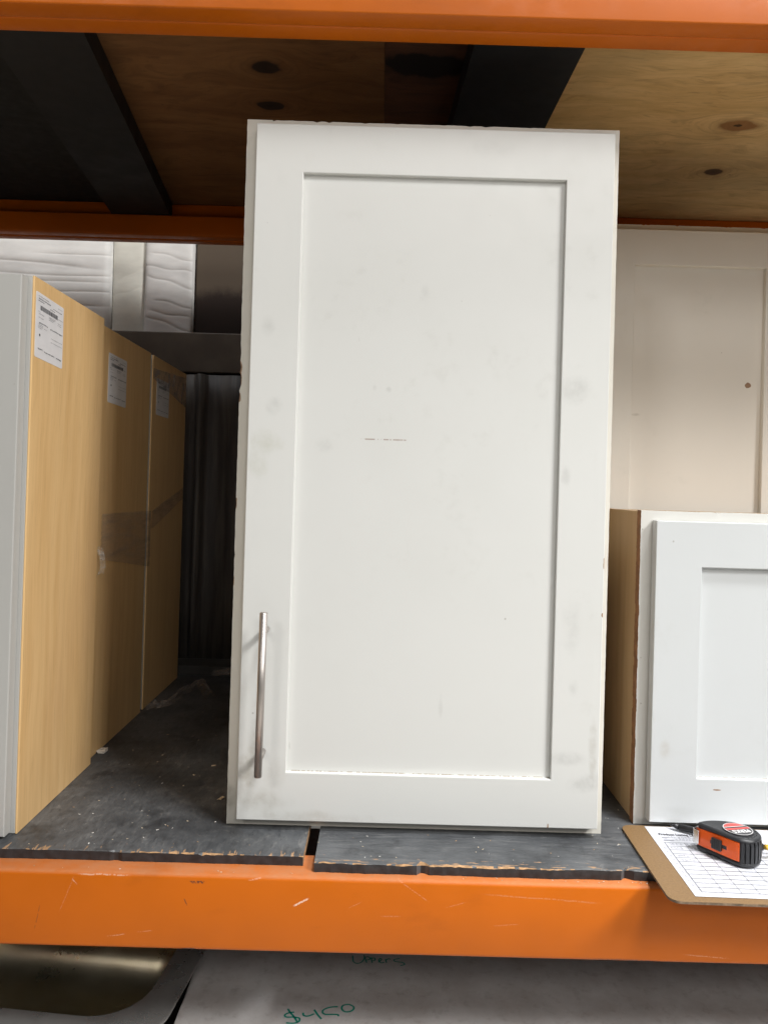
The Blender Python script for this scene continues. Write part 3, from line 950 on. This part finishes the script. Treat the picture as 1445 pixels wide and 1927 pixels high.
zb = 0.9825
wrapped('wrapped_bundle', 'widest white plastic-wrapped bundle with long creases, behind the front maple cabinet', -1.55, -0.856, 2.375, zb, 1.62,
        [(1.205, 0.4, 0.85, -0.05, 0.010, 0.006), (1.235, 0.75, 0.97, -0.02, 0.006, 0.005), (1.165, 0.55, 0.95, -0.01, 0.008, 0.005), (1.135, 0.4, 0.9, 0.02, 0.009, 0.008), (1.11, 0.6, 0.97, 0.0, 0.008, 0.005), (1.27, 0.3, 0.9, 0.0, 0.006, 0.006), (1.06, 0.5, 0.9, 0.02, 0.01, 0.01)], 1, sheeting('white_sheeting', (0.74, 0.74, 0.72)))
wrapped('wrapped_bundle', 'narrow smooth white bundle squeezed between two creased ones', -0.853, -0.752, 2.385, zb, 1.62, [(1.12, 0.0, 1.0, 0.03, 0.003, 0.012), (1.17, 0.2, 1, 0.06, 0.003, 0.01)], 2, sheeting('cream_sheeting', (0.68, 0.67, 0.60)))
wrapped('wrapped_bundle', 'creased white bundle beside the brown box behind the rack', -0.749, -0.602, 2.372, zb, 1.62,
        [(1.19, 0.0, 1.0, -0.015, 0.006, 0.006), (1.15, 0.1, 1.0, -0.04, 0.007, 0.006), (1.085, 0.3, 1.0, -0.03, 0.006, 0.004), (1.05, 0.2, 0.9, -0.02, 0.006, 0.006), (1.02, 0.1, 0.9, -0.05, 0.006, 0.005), (1.23, 0.2, 1, -0.03, 0.005, 0.005)], 3, sheeting('grey_sheeting', (0.72, 0.71, 0.69)))
m = Mat('shaded_stained_cardboard')
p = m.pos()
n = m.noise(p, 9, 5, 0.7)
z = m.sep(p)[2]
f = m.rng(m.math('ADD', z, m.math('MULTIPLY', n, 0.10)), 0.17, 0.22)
shade_stain_card = m.out(m.mix(f, (0.020, 0.010, 0.006), (0.085, 0.062, 0.042)), 0.85, 0, m.bump(n, 0.2))  # dark brown holds the shade on the cardboard along with its stain
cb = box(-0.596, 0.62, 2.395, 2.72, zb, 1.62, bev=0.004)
tag(link('cardboard_box', cb, shade_stain_card, at=(0, 2.395, zb)), 'stained brown box, coloured dark for shade, beside the white bundles behind the rack', 'box')

# black wrapped stack under the dark plank
bm = bmesh.new()
r = random.Random(4)
xs = [-1.5 + i * 0.006 for i in range(310)]
rows = []
ph = 0
for x in xs:
    ph += r.uniform(0.15, 0.75)
    y = 2.262 + 0.0016 * math.sin(ph) + 0.004 * math.sin(x * 60)
    if -0.556 < x < -0.522:
        y -= 0.028 * math.sin((x + 0.556) / 0.034 * math.pi)
    rows.append([bm.verts.new((x + 0.003 * math.sin(zz * 3), y + 0.002 * math.sin(zz * 9 + x * 20), zz)) for zz in (0.0, 0.2, 0.4, 0.6, 0.75, 0.85)])
for a, b in zip(rows, rows[1:]):
    for k in range(5):
        bm.faces.new((a[k], b[k], b[k + 1], a[k + 1]))
bk = [[bm.verts.new((x, 2.70, zz)) for zz in (0.0, 0.85)] for x in (xs[0], xs[-1])]
bm.faces.new([rows[0][k] for k in range(6)] + [bk[0][1], bk[0][0]])
bm.faces.new([rows[-1][k] for k in range(5, -1, -1)] + [bk[1][0], bk[1][1]])
bm.faces.new([q[5] for q in rows] + [bk[1][1], bk[0][1]])
bm.faces.new([q[0] for q in reversed(rows)] + [bk[0][0], bk[1][0]])
m = Mat('black_sheeting')
p = m.pos()
n = m.noise(p, 10, 4, 0.6, stretch=(4, 4, 0.3))
blk = m.out(m.mix(m.rng(n, 0.4, 0.7), (0.06, 0.052, 0.048), (0.13, 0.115, 0.10)), 0.55, 0, m.bump(n, 0.3, 0.003))
tag(link('sheeted_stack', bm, blk, at=(0, 2.27, 0), smooth=True), 'black sheeting hung in upright folds behind the shelf', 'sheeting')
kb = box(-1.45, 1.2, 2.1405, 2.238, -0.10, 0.024, bev=0.004)
tag(link('kick_board', kb, plain('kick_board_grey', (0.05, 0.048, 0.045), 0.8, var=0.3, scale=20), at=(0, 2.19, -0.1)), 'low dark board along the back edge of the shelf', 'board')

# ------------------------------------------------------------------ lower shelf: sink and marked slab
m = Mat('marked_slab_face')
p = m.pos()
n1 = m.noise(p, 7, 6, 0.7)
n2 = m.noise(p, 45, 4, 0.65)
c = m.mix(m.rng(n1, 0.3, 0.7), (0.46, 0.44, 0.425), (0.60, 0.595, 0.59))
c = m.mix(m.math('MULTIPLY', m.rng(n2, 0.5, 0.75), 0.35), c, (0.20, 0.17, 0.15))
slab_m = m.out(c, 0.62, 0, m.bump(n2, 0.15))
ZS = -0.310
slab = thing('slab', 'grey-brown slab below the orange beam, priced in green marker', 'slab', (0.5, 1.5, ZS))
link('body', box(-0.2985, 1.40, 1.085, 1.90, ZS - 0.05, ZS, bev=0.002), slab_m, slab)
STROKES = [[(-0.1149, 1.2341), (-0.1226, 1.2325), (-0.129, 1.2272), (-0.1257, 1.2222), (-0.1153, 1.2226), (-0.1055, 1.2204), (-0.1055, 1.2129), (-0.1137, 1.2088), (-0.125, 1.2092)],
           [(-0.1263, 1.2415), (-0.1209, 1.2326), (-0.1136, 1.2227), (-0.107, 1.2103)], [(-0.1007, 1.2334), (-0.0992, 1.227), (-0.0921, 1.226), (-0.0829, 1.2315)],
           [(-0.0838, 1.2413), (-0.0776, 1.2304), (-0.0706, 1.2198)], [(-0.0462, 1.2499), (-0.0577, 1.2482), (-0.0679, 1.2425), (-0.0701, 1.2359), (-0.0653, 1.2309), (-0.0548, 1.2313), (-0.0451, 1.2309), (-0.0449, 1.2274)],
           [(-0.0304, 1.2559), (-0.0383, 1.2529), (-0.0397, 1.2449), (-0.0349, 1.2386), (-0.027, 1.2389), (-0.021, 1.2444), (-0.0212, 1.2509), (-0.0277, 1.2555), (-0.0313, 1.2556)]]
WORD = [[(-0.0275, 1.3798), (-0.0265, 1.3698), (-0.0253, 1.362), (-0.0193, 1.3575), (-0.0116, 1.361), (-0.007, 1.3707), (-0.0065, 1.379)], [(-0.0073, 1.3819), (-0.004, 1.3692), (-0.0019, 1.3599)],
        [(-0.0061, 1.3755), (0.0007, 1.3774), (0.0038, 1.3712), (-0.002, 1.3677)], [(0.0057, 1.3761), (0.0078, 1.3603)], [(0.0067, 1.3729), (0.0116, 1.3747), (0.0126, 1.3684), (0.0087, 1.366)],
        [(0.0185, 1.3623), (0.0243, 1.3705), (0.0214, 1.3735), (0.0195, 1.3671), (0.0234, 1.361), (0.0292, 1.3628)], [(0.0312, 1.3724), (0.0331, 1.3614)], [(0.0322, 1.3692), (0.0371, 1.3736), (0.04, 1.3712)],
        [(0.0568, 1.3751), (0.0469, 1.3715), (0.0487, 1.3658), (0.0604, 1.3641), (0.0651, 1.3581), (0.0572, 1.3546)]]
green = plain('green_marker', (0.0, 0.27, 0.20), 0.5, var=0.2, scale=200)
bm = bmesh.new()
for s_ in STROKES:
    ribbon(bm, s_, 0.0031, ZS + 0.0005)
tag(link('price_writing', bm, green, slab), label='green handwritten price $450')
bm = bmesh.new()
for s_ in WORD:
    ribbon(bm, [(x_, y_ + 0.007) for x_, y_ in s_], 0.0024, ZS + 0.0005)
tag(link('word_writing', bm, green, slab), label='green handwritten word half hidden under the beam')


def rrect(hx, hy, rad, n=8):
    pts = []
    for cx, cy, a0 in ((hx - rad, hy - rad, 0), (-hx + rad, hy - rad, 90), (-hx + rad, -hy + rad, 180), (hx - rad, -hy + rad, 270)):
        for k in range(n + 1):
            a = math.radians(a0 + 90 * k / n)
            pts.append((cx + rad * math.cos(a), cy + rad * math.sin(a)))
    return pts


m = Mat('stainless_sink')
p = m.pos()
n = m.noise(p, 160, 3, 0.6)
n2 = m.noise(p, 12, 4, 0.6)
sink_m = m.out(m.mix(m.rng(n2, 0.3, 0.7), (0.50, 0.49, 0.47), (0.66, 0.65, 0.63)), m.rng(n2, 0.3, 0.7, 0.22, 0.34), 0.75, m.bump(n, 0.02))
sink = thing('kitchen_sink', 'stainless steel sink with rounded bowl, below the beam next to the slab', 'sink', (-0.640, 1.4080, -0.300), math.radians(-6))
rings = [(0.352, 0.236, 0.075, -0.0040), (0.3525, 0.2365, 0.075, 0.0), (0.350, 0.234, 0.073, 0.0014), (0.304, 0.188, 0.085, 0.0), (0.3005, 0.1845, 0.083, -0.002), (0.298, 0.182, 0.081, -0.008), (0.293, 0.176, 0.078, -0.07),
         (0.288, 0.171, 0.075, -0.105), (0.282, 0.164, 0.072, -0.125), (0.272, 0.154, 0.066, -0.142), (0.258, 0.140, 0.058, -0.155), (0.238, 0.120, 0.05, -0.164), (0.21, 0.092, 0.045, -0.168)]
m = Mat('stainless_bowl_reflection')
p = m.pos()
n2 = m.noise(p, 10, 4, 0.6)
bowl_m = m.out(m.mix(m.rng(n2, 0.3, 0.7), (0.78, 0.69, 0.48), (0.84, 0.76, 0.58)), m.rng(n2, 0.3, 0.7, 0.26, 0.36), 1.0)  # golden base colour paints the warm reflection into the steel


def ring_loft(rr, cap):
    bm = bmesh.new()
    prev = None
    for hx, hy, rad, zz in rr:
        cur = [bm.verts.new((x, y, zz)) for x, y in rrect(hx, hy, rad, 12)]
        if prev:
            for i in range(len(cur)):
                bm.faces.new((prev[i], prev[(i + 1) % len(cur)], cur[(i + 1) % len(cur)], cur[i]))
        prev = cur
    if cap:
        bm.faces.new(prev)
    return bm


rm = link('rim', ring_loft(rings[:6], False), sink_m, None, smooth=True)
rm.parent = sink
sk = link('bowl', ring_loft(rings[5:], True), bowl_m, None, smooth=True)
sk.parent = sink
lower = plain('lower_deck_board', (0.05, 0.045, 0.04), 0.8, var=0.3, scale=8)
tag(link('shelf_board', box(-1.45, 1.45, 1.09, 2.13, -0.53, -0.512, bev=0.001, seg=1), lower, at=(0, 1.1, -0.53)), 'dark lower shelf board under the sink and slab', 'shelf board')
ped = box(-0.25, 1.35, 1.12, 1.85, -0.5115, ZS - 0.0502, bev=0.002)
tag(link('crate', ped, plain('crate_grey', (0.09, 0.08, 0.075), 0.8), at=(0.5, 1.5, -0.5115)), 'dark crate carrying the grey slab on the lower shelf', 'crate')
cr2 = box(-0.86, -0.42, 1.36, 1.60, -0.5115, -0.4765, bev=0.002)
tag(link('block', cr2, plain('block_grey', (0.1, 0.09, 0.08), 0.8), at=(-0.64, 1.48, -0.5115)), 'wooden block under the stainless sink', 'block')

# ------------------------------------------------------------------ clipboard and paper
ang = math.radians(-1.2)
cl = thing('clipboard', 'brown hardboard clipboard jutting over the orange beam', 'clipboard', (0.391, 1.003, 0.0008), ang)
m = Mat('hardboard')
p = m.pos()
n = m.noise(p, 300, 3, 0.7)
n2 = m.noise(p, 12, 4)
hard = m.out(m.mix(m.rng(n, 0.35, 0.7), (0.225, 0.135, 0.058), m.mix(n2, (0.16, 0.092, 0.038), (0.20, 0.118, 0.05))), 0.55, 0, m.bump(n, 0.08))
edge_m = plain('hardboard_edge', (0.20, 0.14, 0.09), 0.8, var=0.4, scale=120)
CW, CH, CT = 0.318, 0.2285, 0.0034
pts = [(a + CW / 2, b + CH / 2) for a, b in rrect(CW / 2, CH / 2, 0.016, 6)]
bm = extrude_poly(pts, 'z', 0, CT)
for f in bm.faces:
    f.material_index = 1 if len(f.verts) == 4 else 0
bd_ = link('board', bm, [hard, edge_m])
bd_.parent = cl
clip = bmesh.new()
add_box(clip, CW - 0.035, CW - 0.004, 0.06, 0.17, CT + 0.0016, CT + 0.0060, bev=0.0015)
add_cyl(clip, (CW - 0.010, 0.06, CT + 0.0085), (CW - 0.010, 0.17, CT + 0.0085), 0.0045, 16)
co = link('clip', clip, hinge_steel)
co.parent = cl

sheet = thing('paper_sheet', 'white printed log sheet with a ruled table, lying on the clipboard', 'paper', (0.4285, 1.0155, 0.0008 + CT + 0.0003), ang)
PW, PH = 0.272, 0.2110
bm = bmesh.new()
gn = 20
vv = [[bm.verts.new((PW * i / gn, PH * j / gn, 0.0003 + 0.0006 * math.sin(3.1 * i / gn) * (j / gn))) for j in range(gn + 1)] for i in range(gn + 1)]
for i in range(gn):
    for j in range(gn):
        bm.faces.new((vv[i][j], vv[i + 1][j], vv[i + 1][j + 1], vv[i][j + 1]))
ps = link('page', bm, plain('log_paper', (0.60, 0.61, 0.65), 0.6, var=0.015), smooth=True)
ps.parent = sheet
zt = 0.0013
line_m = plain('ruled_line', (0.10, 0.10, 0.13), 0.6)
pencil_m = plain('faint_pencil', (0.24, 0.24, 0.29), 0.6)
bm = bmesh.new()
def hline(x0, x1, y, w):
    quad(bm, (x0, y - w / 2, zt), (x1, y - w / 2, zt), (x1, y + w / 2, zt), (x0, y + w / 2, zt))
def vline(x, y0, y1, w):
    quad(bm, (x - w / 2, y0, zt), (x + w / 2, y0, zt), (x + w / 2, y1, zt), (x - w / 2, y1, zt))
gx0, gx1, gy0, rowh = 0.0125, 0.262, 0.0110, 0.01195
for k in range(13):
    hline(gx0, gx1, gy0 + rowh * k, 0.0009)
vline(gx0, gy0, gy0 + rowh * 12, 0.0008)
for k in range(10):
    vline(gx0 + 0.0295 + 0.0238 * k, gy0, gy0 + rowh * 12, 0.00055)
gr_ = link('ruled_table', bm, line_m)
gr_.parent = sheet
tb = text_bm('Product Listing Log', 0.0080, 0.00026)
tw = max(v.co.x for v in tb.verts)
bmesh.ops.transform(tb, matrix=Matrix.Translation((0.0130, 0.1795, zt)) @ Matrix.Rotation(math.radians(-1.5), 4, 'Z') @ Matrix.Diagonal((0.0575 / tw, 1.25, 1, 1)), verts=tb.verts)
tl = link('title_print', tb, ink)
tl.parent = sheet
bm = bmesh.new()
r = random.Random(21)
for (x, y, w) in ((0.014, 0.1705, 0.009), (0.014, 0.1625, 0.016)):
    hline(x, x + w, y, 0.0018)
for k in range(10):
    y = gy0 + rowh * (10 - k) + 0.004
    ribbon(bm, [(0.0055, y), (0.0065, y + 0.003), (0.0085, y + 0.002), (0.0075, y - 0.001), (0.006, y)], 0.0006, zt)
for (x0, y, L_) in ((0.024, 0.1700, 0.045), (0.033, 0.1620, 0.03), (0.018, gy0 + rowh * 11 + 0.004, 0.016), (0.044, gy0 + rowh * 11 + 0.004, 0.012), (0.016, gy0 + rowh * 10 + 0.003, 0.018), (0.017, gy0 + rowh * 8 + 0.003, 0.017), (0.018, gy0 + rowh * 7 + 0.003, 0.018), (0.045, gy0 + rowh * 10 + 0.003, 0.014)):
    x = x0
    while x < x0 + L_:
        ribbon(bm, [(x, y + r.uniform(0, .002)), (x + 0.0012, y + r.uniform(.003, .006)), (x + 0.0022, y + r.uniform(-.001, .002)), (x + 0.0032, y + r.uniform(.002, .005))], 0.0006, zt)
        x += r.uniform(0.0042, 0.006)
pn = link('pencil_writing', bm, pencil_m)
pn.parent = sheet

# black pen lying at the top of the sheet
pen = thing('pen', 'black pen lying on the log sheet, half behind the tape measure', 'pen', (0.478, 1.2155, 0.0105))
blackp = plain('black_plastic', (0.018, 0.018, 0.020), 0.35, var=0.1)
d = Vector((0.0290, -0.0178, 0)).normalized()
a = Vector((0.478, 1.2135, 0.0118))
link('barrel', add_cyl(bmesh.new(), a + d * 0.004, a + d * 0.125, 0.0050, 18, bev=0.001), blackp, pen, smooth=True)
link('tip', add_cyl(bmesh.new(), a - d * 0.008, a + d * 0.0038, 0.0012, 14, r2=0.0048), blackp, pen, smooth=True)

# ------------------------------------------------------------------ tape measure
Z0 = 0.0008 + CT + 0.0020
A = Vector((0.4850, 1.1480, Z0))
uax = Vector((0.5677, -0.8230, 0)).normalized()
tm = thing('tape_measure', 'orange and black tape measure lying on its side on the log sheet', 'tape measure', A, math.atan2(uax.y, uax.x))
rub = plain('black_rubber', (0.022, 0.023, 0.026), 0.45, var=0.12, scale=120, bump=0.1)
orp = plain('orange_plastic', (0.88, 0.115, 0.008), 0.3, var=0.05)


def tape_outline(off=0.0):
    """Plan of the case: straight front from the hook to a round shoulder, rounded back. Local u along the front, v to the back."""
    ctrl = [(0.000, 0.000), (0.018, -0.0005), (0.040, -0.0005), (0.060, 0.000), (0.070, 0.004), (0.077, 0.013), (0.0785, 0.026), (0.075, 0.040), (0.066, 0.050), (0.052, 0.0545), (0.036, 0.0535), (0.022, 0.047), (0.010, 0.034), (0.002, 0.020), (-0.001, 0.008)]
    n = len(ctrl)
    out = []
    for i in range(n):
        a_, b_, c_, d_ = (Vector((*ctrl[(i + k) % n], 0)) for k in (-1, 0, 1, 2))
        for k in range(5):
            t = k / 5
            out.append(0.5 * ((2 * b_) + (c_ - a_) * t + (2 * a_ - 5 * b_ + 4 * c_ - d_) * t * t + (3 * b_ - a_ - 3 * c_ + d_) * t ** 3))
    cen = Vector((0.040, 0.027, 0))
    return [p_ + (p_ - cen).normalized() * off for p_ in out]


def loft(levels, cap=True):
    bm = bmesh.new()
    prev = None
    first = None
    for off, zz in levels:
        cur = [bm.verts.new((q.x, q.y, zz)) for q in tape_outline(off)]
        if prev:
            for i in range(len(cur)):
                bm.faces.new((prev[i], prev[(i + 1) % len(cur)], cur[(i + 1) % len(cur)], cur[i]))
        else:
            first = cur
        prev = cur
    if cap:
        bm.faces.new(prev)
        bm.faces.new(list(reversed(first)))
    return bm


def local(name, bm, mt, parent, smooth=False):
    bmesh.ops.recalc_face_normals(bm, faces=bm.faces)
    o = link(name, bm, mt, smooth=smooth)
    o.parent = parent
    return o


HT = 0.0405
case = loft([(-0.004, 0.0), (-0.0008, 0.001), (0.0006, 0.004), (0.0006, 0.0055), (-0.0012, 0.0065), (-0.0012, HT - 0.0055), (0.0004, HT - 0.0045), (0.0, HT - 0.003), (-0.002, HT - 0.001), (-0.0045, HT), (-0.0055, HT - 0.0003)])
local('case', case, rub, tm, smooth=True)
# orange front shell: a band standing proud over the straight side
out_ = tape_outline(0.0006)
inn_ = tape_outline(-0.0020)
idx = [i for i in range(len(out_)) if out_[i].y < 0.0085 and out_[i].x < 0.0665]
idx.sort(key=lambda i: (out_[i].x - out_[i].y * (1 if out_[i].x < 0.02 else -1)))
bm = bmesh.new()
prof = []
for i in idx:
    q, w = out_[i], inn_[i]
    u = q.x
    lo = 0.0070
    hi = HT - 0.0056 - 0.0020 * max(0, 1 - u / 0.05)
    prof.append([bm.verts.new((w.x, w.y, lo)), bm.verts.new((q.x, q.y, lo + 0.0012)), bm.verts.new((q.x, q.y - 0.0006, (lo + hi) / 2)), bm.verts.new((q.x, q.y, hi - 0.0015)), bm.verts.new((w.x, w.y, hi))])
for a_, b_ in zip(prof, prof[1:]):
    for k in range(4):
        bm.faces.new((a_[k], b_[k], b_[k + 1], a_[k + 1]))
    bm.faces.new((a_[4], b_[4], b_[0], a_[0]))
bm.faces.new(prof[0])
bm.faces.new(list(reversed(prof[-1])))
local('orange_shell', bm, orp, tm, smooth=False)
# sliding lock button with its slot
slot = add_box(bmesh.new(), 0.0210, 0.0475, -0.0020, 0.0010, 0.0175, 0.0235, bev=0.0008, seg=1)
local('button_slot', slot, rub, tm)
bt = add_box(bmesh.new(), 0.0245, 0.0400, -0.0052, 0.0008, 0.0130, 0.0285, bev=0.0012, seg=2)
bo = local('lock_button', bt, blackp, tm)
for k in range(5):
    rb_ = add_box(bmesh.new(), 0.0262 + 0.0028 * k, 0.0274 + 0.0028 * k, -0.0058, -0.0050, 0.0145, 0.0270, bev=0.0003, seg=1)
    local('ridge', rb_, blackp, bo)
# steel hook at the mouth
hk = bmesh.new()
add_box(hk, -0.0052, -0.0040, -0.0035, 0.0150, 0.0095, 0.0315, bev=0.0005, seg=1)
add_box(hk, -0.0040, 0.0040, -0.0040, -0.0030, 0.0100, 0.0300, bev=0.0004, seg=1)
local('hook', hk, plain('hook_steel', (0.75, 0.74, 0.72), 0.25, 1.0, var=0.05), tm)
# rubber ribs round the back
po = tape_outline(0.0011)
pi_ = tape_outline(-0.0030)
sel = [i for i in range(len(po)) if po[i].x > 0.062 and 0.001 < po[i].y < 0.05]
for c_, i in enumerate(sel):
    if c_ % 3:
        continue
    rb = bmesh.new()
    j = (i + 2) % len(po)
    P0, P1, Q0, Q1 = po[i], po[j], pi_[i], pi_[j]
    vs = []
    for zz, s0 in ((0.004, 0.7), (0.010, 1.0), (HT - 0.010, 1.0), (HT - 0.0035, 0.55), (HT + 0.0002, -0.6)):
        row = []
        for a_, b_ in ((P0, Q0), (P1, Q1)):
            q = b_.lerp(a_, max(0, s0)) if s0 > 0 else b_ + (b_ - a_) * (-s0)
            row.append(rb.verts.new((q.x, q.y, zz)))
        for b_ in (Q1, Q0):
            q = b_ + (b_ - (P1 if b_ is Q1 else P0)) * (0.9 if s0 < 0 else 0)
            row.append(rb.verts.new((q.x, q.y, zz)))
        vs.append(row)
    for a_, b_ in zip(vs, vs[1:]):
        for k in range(4):
            rb.faces.new((a_[k], a_[(k + 1) % 4], b_[(k + 1) % 4], b_[k]))
    rb.faces.new(vs[0])
    rb.faces.new(list(reversed(vs[-1])))
    local('grip_rib', rb, rub, tm)
# round logo plate on the upper side
CU, CV, CR = 0.0465, 0.0275, 0.0215
pl = bmesh.new()
add_cyl(pl, (CU, CV, HT - 0.001), (CU, CV, HT + 0.0010), CR, 48, bev=0.0005)
plate = local('logo_plate', pl, plain('plate_black', (0.035, 0.033, 0.036), 0.35, var=0.05), tm)
white_i = plain('logo_white', (0.75, 0.75, 0.75), 0.4, var=0.02)
red_i = plain('logo_red', (0.62, 0.07, 0.06), 0.4, var=0.05)
rotL = math.radians(12) - tm.rotation_euler.z        # plate artwork: +x runs away to the right of the picture


def art(name, bm, mt):
    bmesh.ops.transform(bm, matrix=Matrix.Translation((CU, CV, 0)) @ Matrix.Rotation(rotL, 4, 'Z'), verts=bm.verts)
    local(name, bm, mt, plate)


bm = bmesh.new()
R0, R1 = 0.0193, 0.0202
for k in range(48):
    a0, a1 = 2 * math.pi * k / 48, 2 * math.pi * (k + 1) / 48
    quad(bm, *[(rr * math.cos(t), rr * math.sin(t), HT + 0.0013) for rr, t in ((R0, a0), (R1, a0), (R1, a1), (R0, a1))])
art('logo_ring', bm, white_i)


def chord(y0, y1, R=0.0190, zz=HT + 0.0013):
    bm = bmesh.new()
    n = 12
    rows = []
    for k in range(n + 1):
        y = y0 + (y1 - y0) * k / n
        hw = math.sqrt(max(0, R * R - y * y))
        rows.append((bm.verts.new((-hw, y, zz)), bm.verts.new((hw, y, zz))))
    for a_, b_ in zip(rows, rows[1:]):
        bm.faces.new((a_[0], a_[1], b_[1], b_[0]))
    return bm


art('logo_red', chord(0.0085, 0.0188), red_i)
art('logo_stripe', chord(0.0070, 0.0083), white_i)
art('logo_red', chord(-0.0015, 0.0035), red_i)
tb = text_bm('PERKS', 0.0108, 0.0004)
xs_ = [v.co.x for v in tb.verts]
cxm = (min(xs_) + max(xs_)) / 2
bmesh.ops.transform(tb, matrix=Matrix.Translation((0, -0.0035, HT + 0.0013)) @ Matrix.Rotation(math.pi, 4, 'Z') @ Matrix.Diagonal((0.86, 1.15, 1, 1)) @ Matrix.Translation((-cxm, 0, 0)), verts=tb.verts)
art('logo_lettering', tb, white_i)

# yellow stub at the right of the tape measure
ys = thing('pencil', 'yellow pencil end poking out beside the tape measure', 'pencil', (0.5735, 1.135, 0.0055))
link('shaft', add_cyl(bmesh.new(), (0.5760, 1.1235, 0.0230), (0.680, 1.150, 0.0095), 0.0040, 6), plain('yellow_paint', (0.75, 0.42, 0.01), 0.35), ys)
link('eraser', add_cyl(bmesh.new(), (0.5725, 1.1226, 0.0235), (0.5759, 1.1235, 0.0231), 0.0039, 16, bev=0.001), plain('eraser_yellow', (0.72, 0.45, 0.06), 0.6), ys)

# ------------------------------------------------------------------ chips and dust lying about
r = random.Random(31)
bm = bmesh.new()


def flake(x, y, z, s):
    b = bmesh.new()
    add_box(b, -s, s, -s * r.uniform(0.2, 0.5), s * r.uniform(0.2, 0.5), 0, s * 0.25)
    for v in b.verts:
        v.co += Vector((r.uniform(-1, 1), r.uniform(-1, 1), 0)) * s * 0.3
    mi = r.choice((0, 0, 1, 2))
    for f in b.faces:
        f.material_index = mi
    join(bm, b, Matrix.Translation((x, y, z)) @ Matrix.Rotation(r.uniform(0, 6.28), 4, 'Z'))


for k in range(60):
    x = r.uniform(-0.52, -0.24)
    y = 1.12 + 0.75 * r.random() ** 1.8
    flake(x, y, 0.0003, r.uniform(0.0005, 0.0017) * (1.8 if r.random() < 0.06 else 1))
for k in range(26):
    flake(r.uniform(-0.08, 0.39), r.uniform(1.095, 1.19), 0.0003, r.uniform(0.0005, 0.0015))
for k in range(26):
    flake(r.uniform(0.36, 0.415), r.uniform(1.11, 1.5), 0.0003, r.uniform(0.0006, 0.002))
for k in range(34):
    flake(r.choice((r.uniform(-0.5, 0.38), r.uniform(0.30, 0.39))), r.uniform(1.080, 1.086), -0.0137, r.uniform(0.0005, 0.0014))
flake(-0.255, 1.30, 0.0003, 0.006)
flake(-0.30, 1.45, 0.0003, 0.004)
deb = [plain('chip_pale', (0.62, 0.52, 0.38), 0.8), plain('chip_tan', (0.42, 0.27, 0.15), 0.8), plain('chip_white', (0.7, 0.68, 0.64), 0.8)]
tag(link('debris', bm, deb), 'wood chips and paint flakes scattered on the shelf boards and beam', 'debris', kind='stuff')
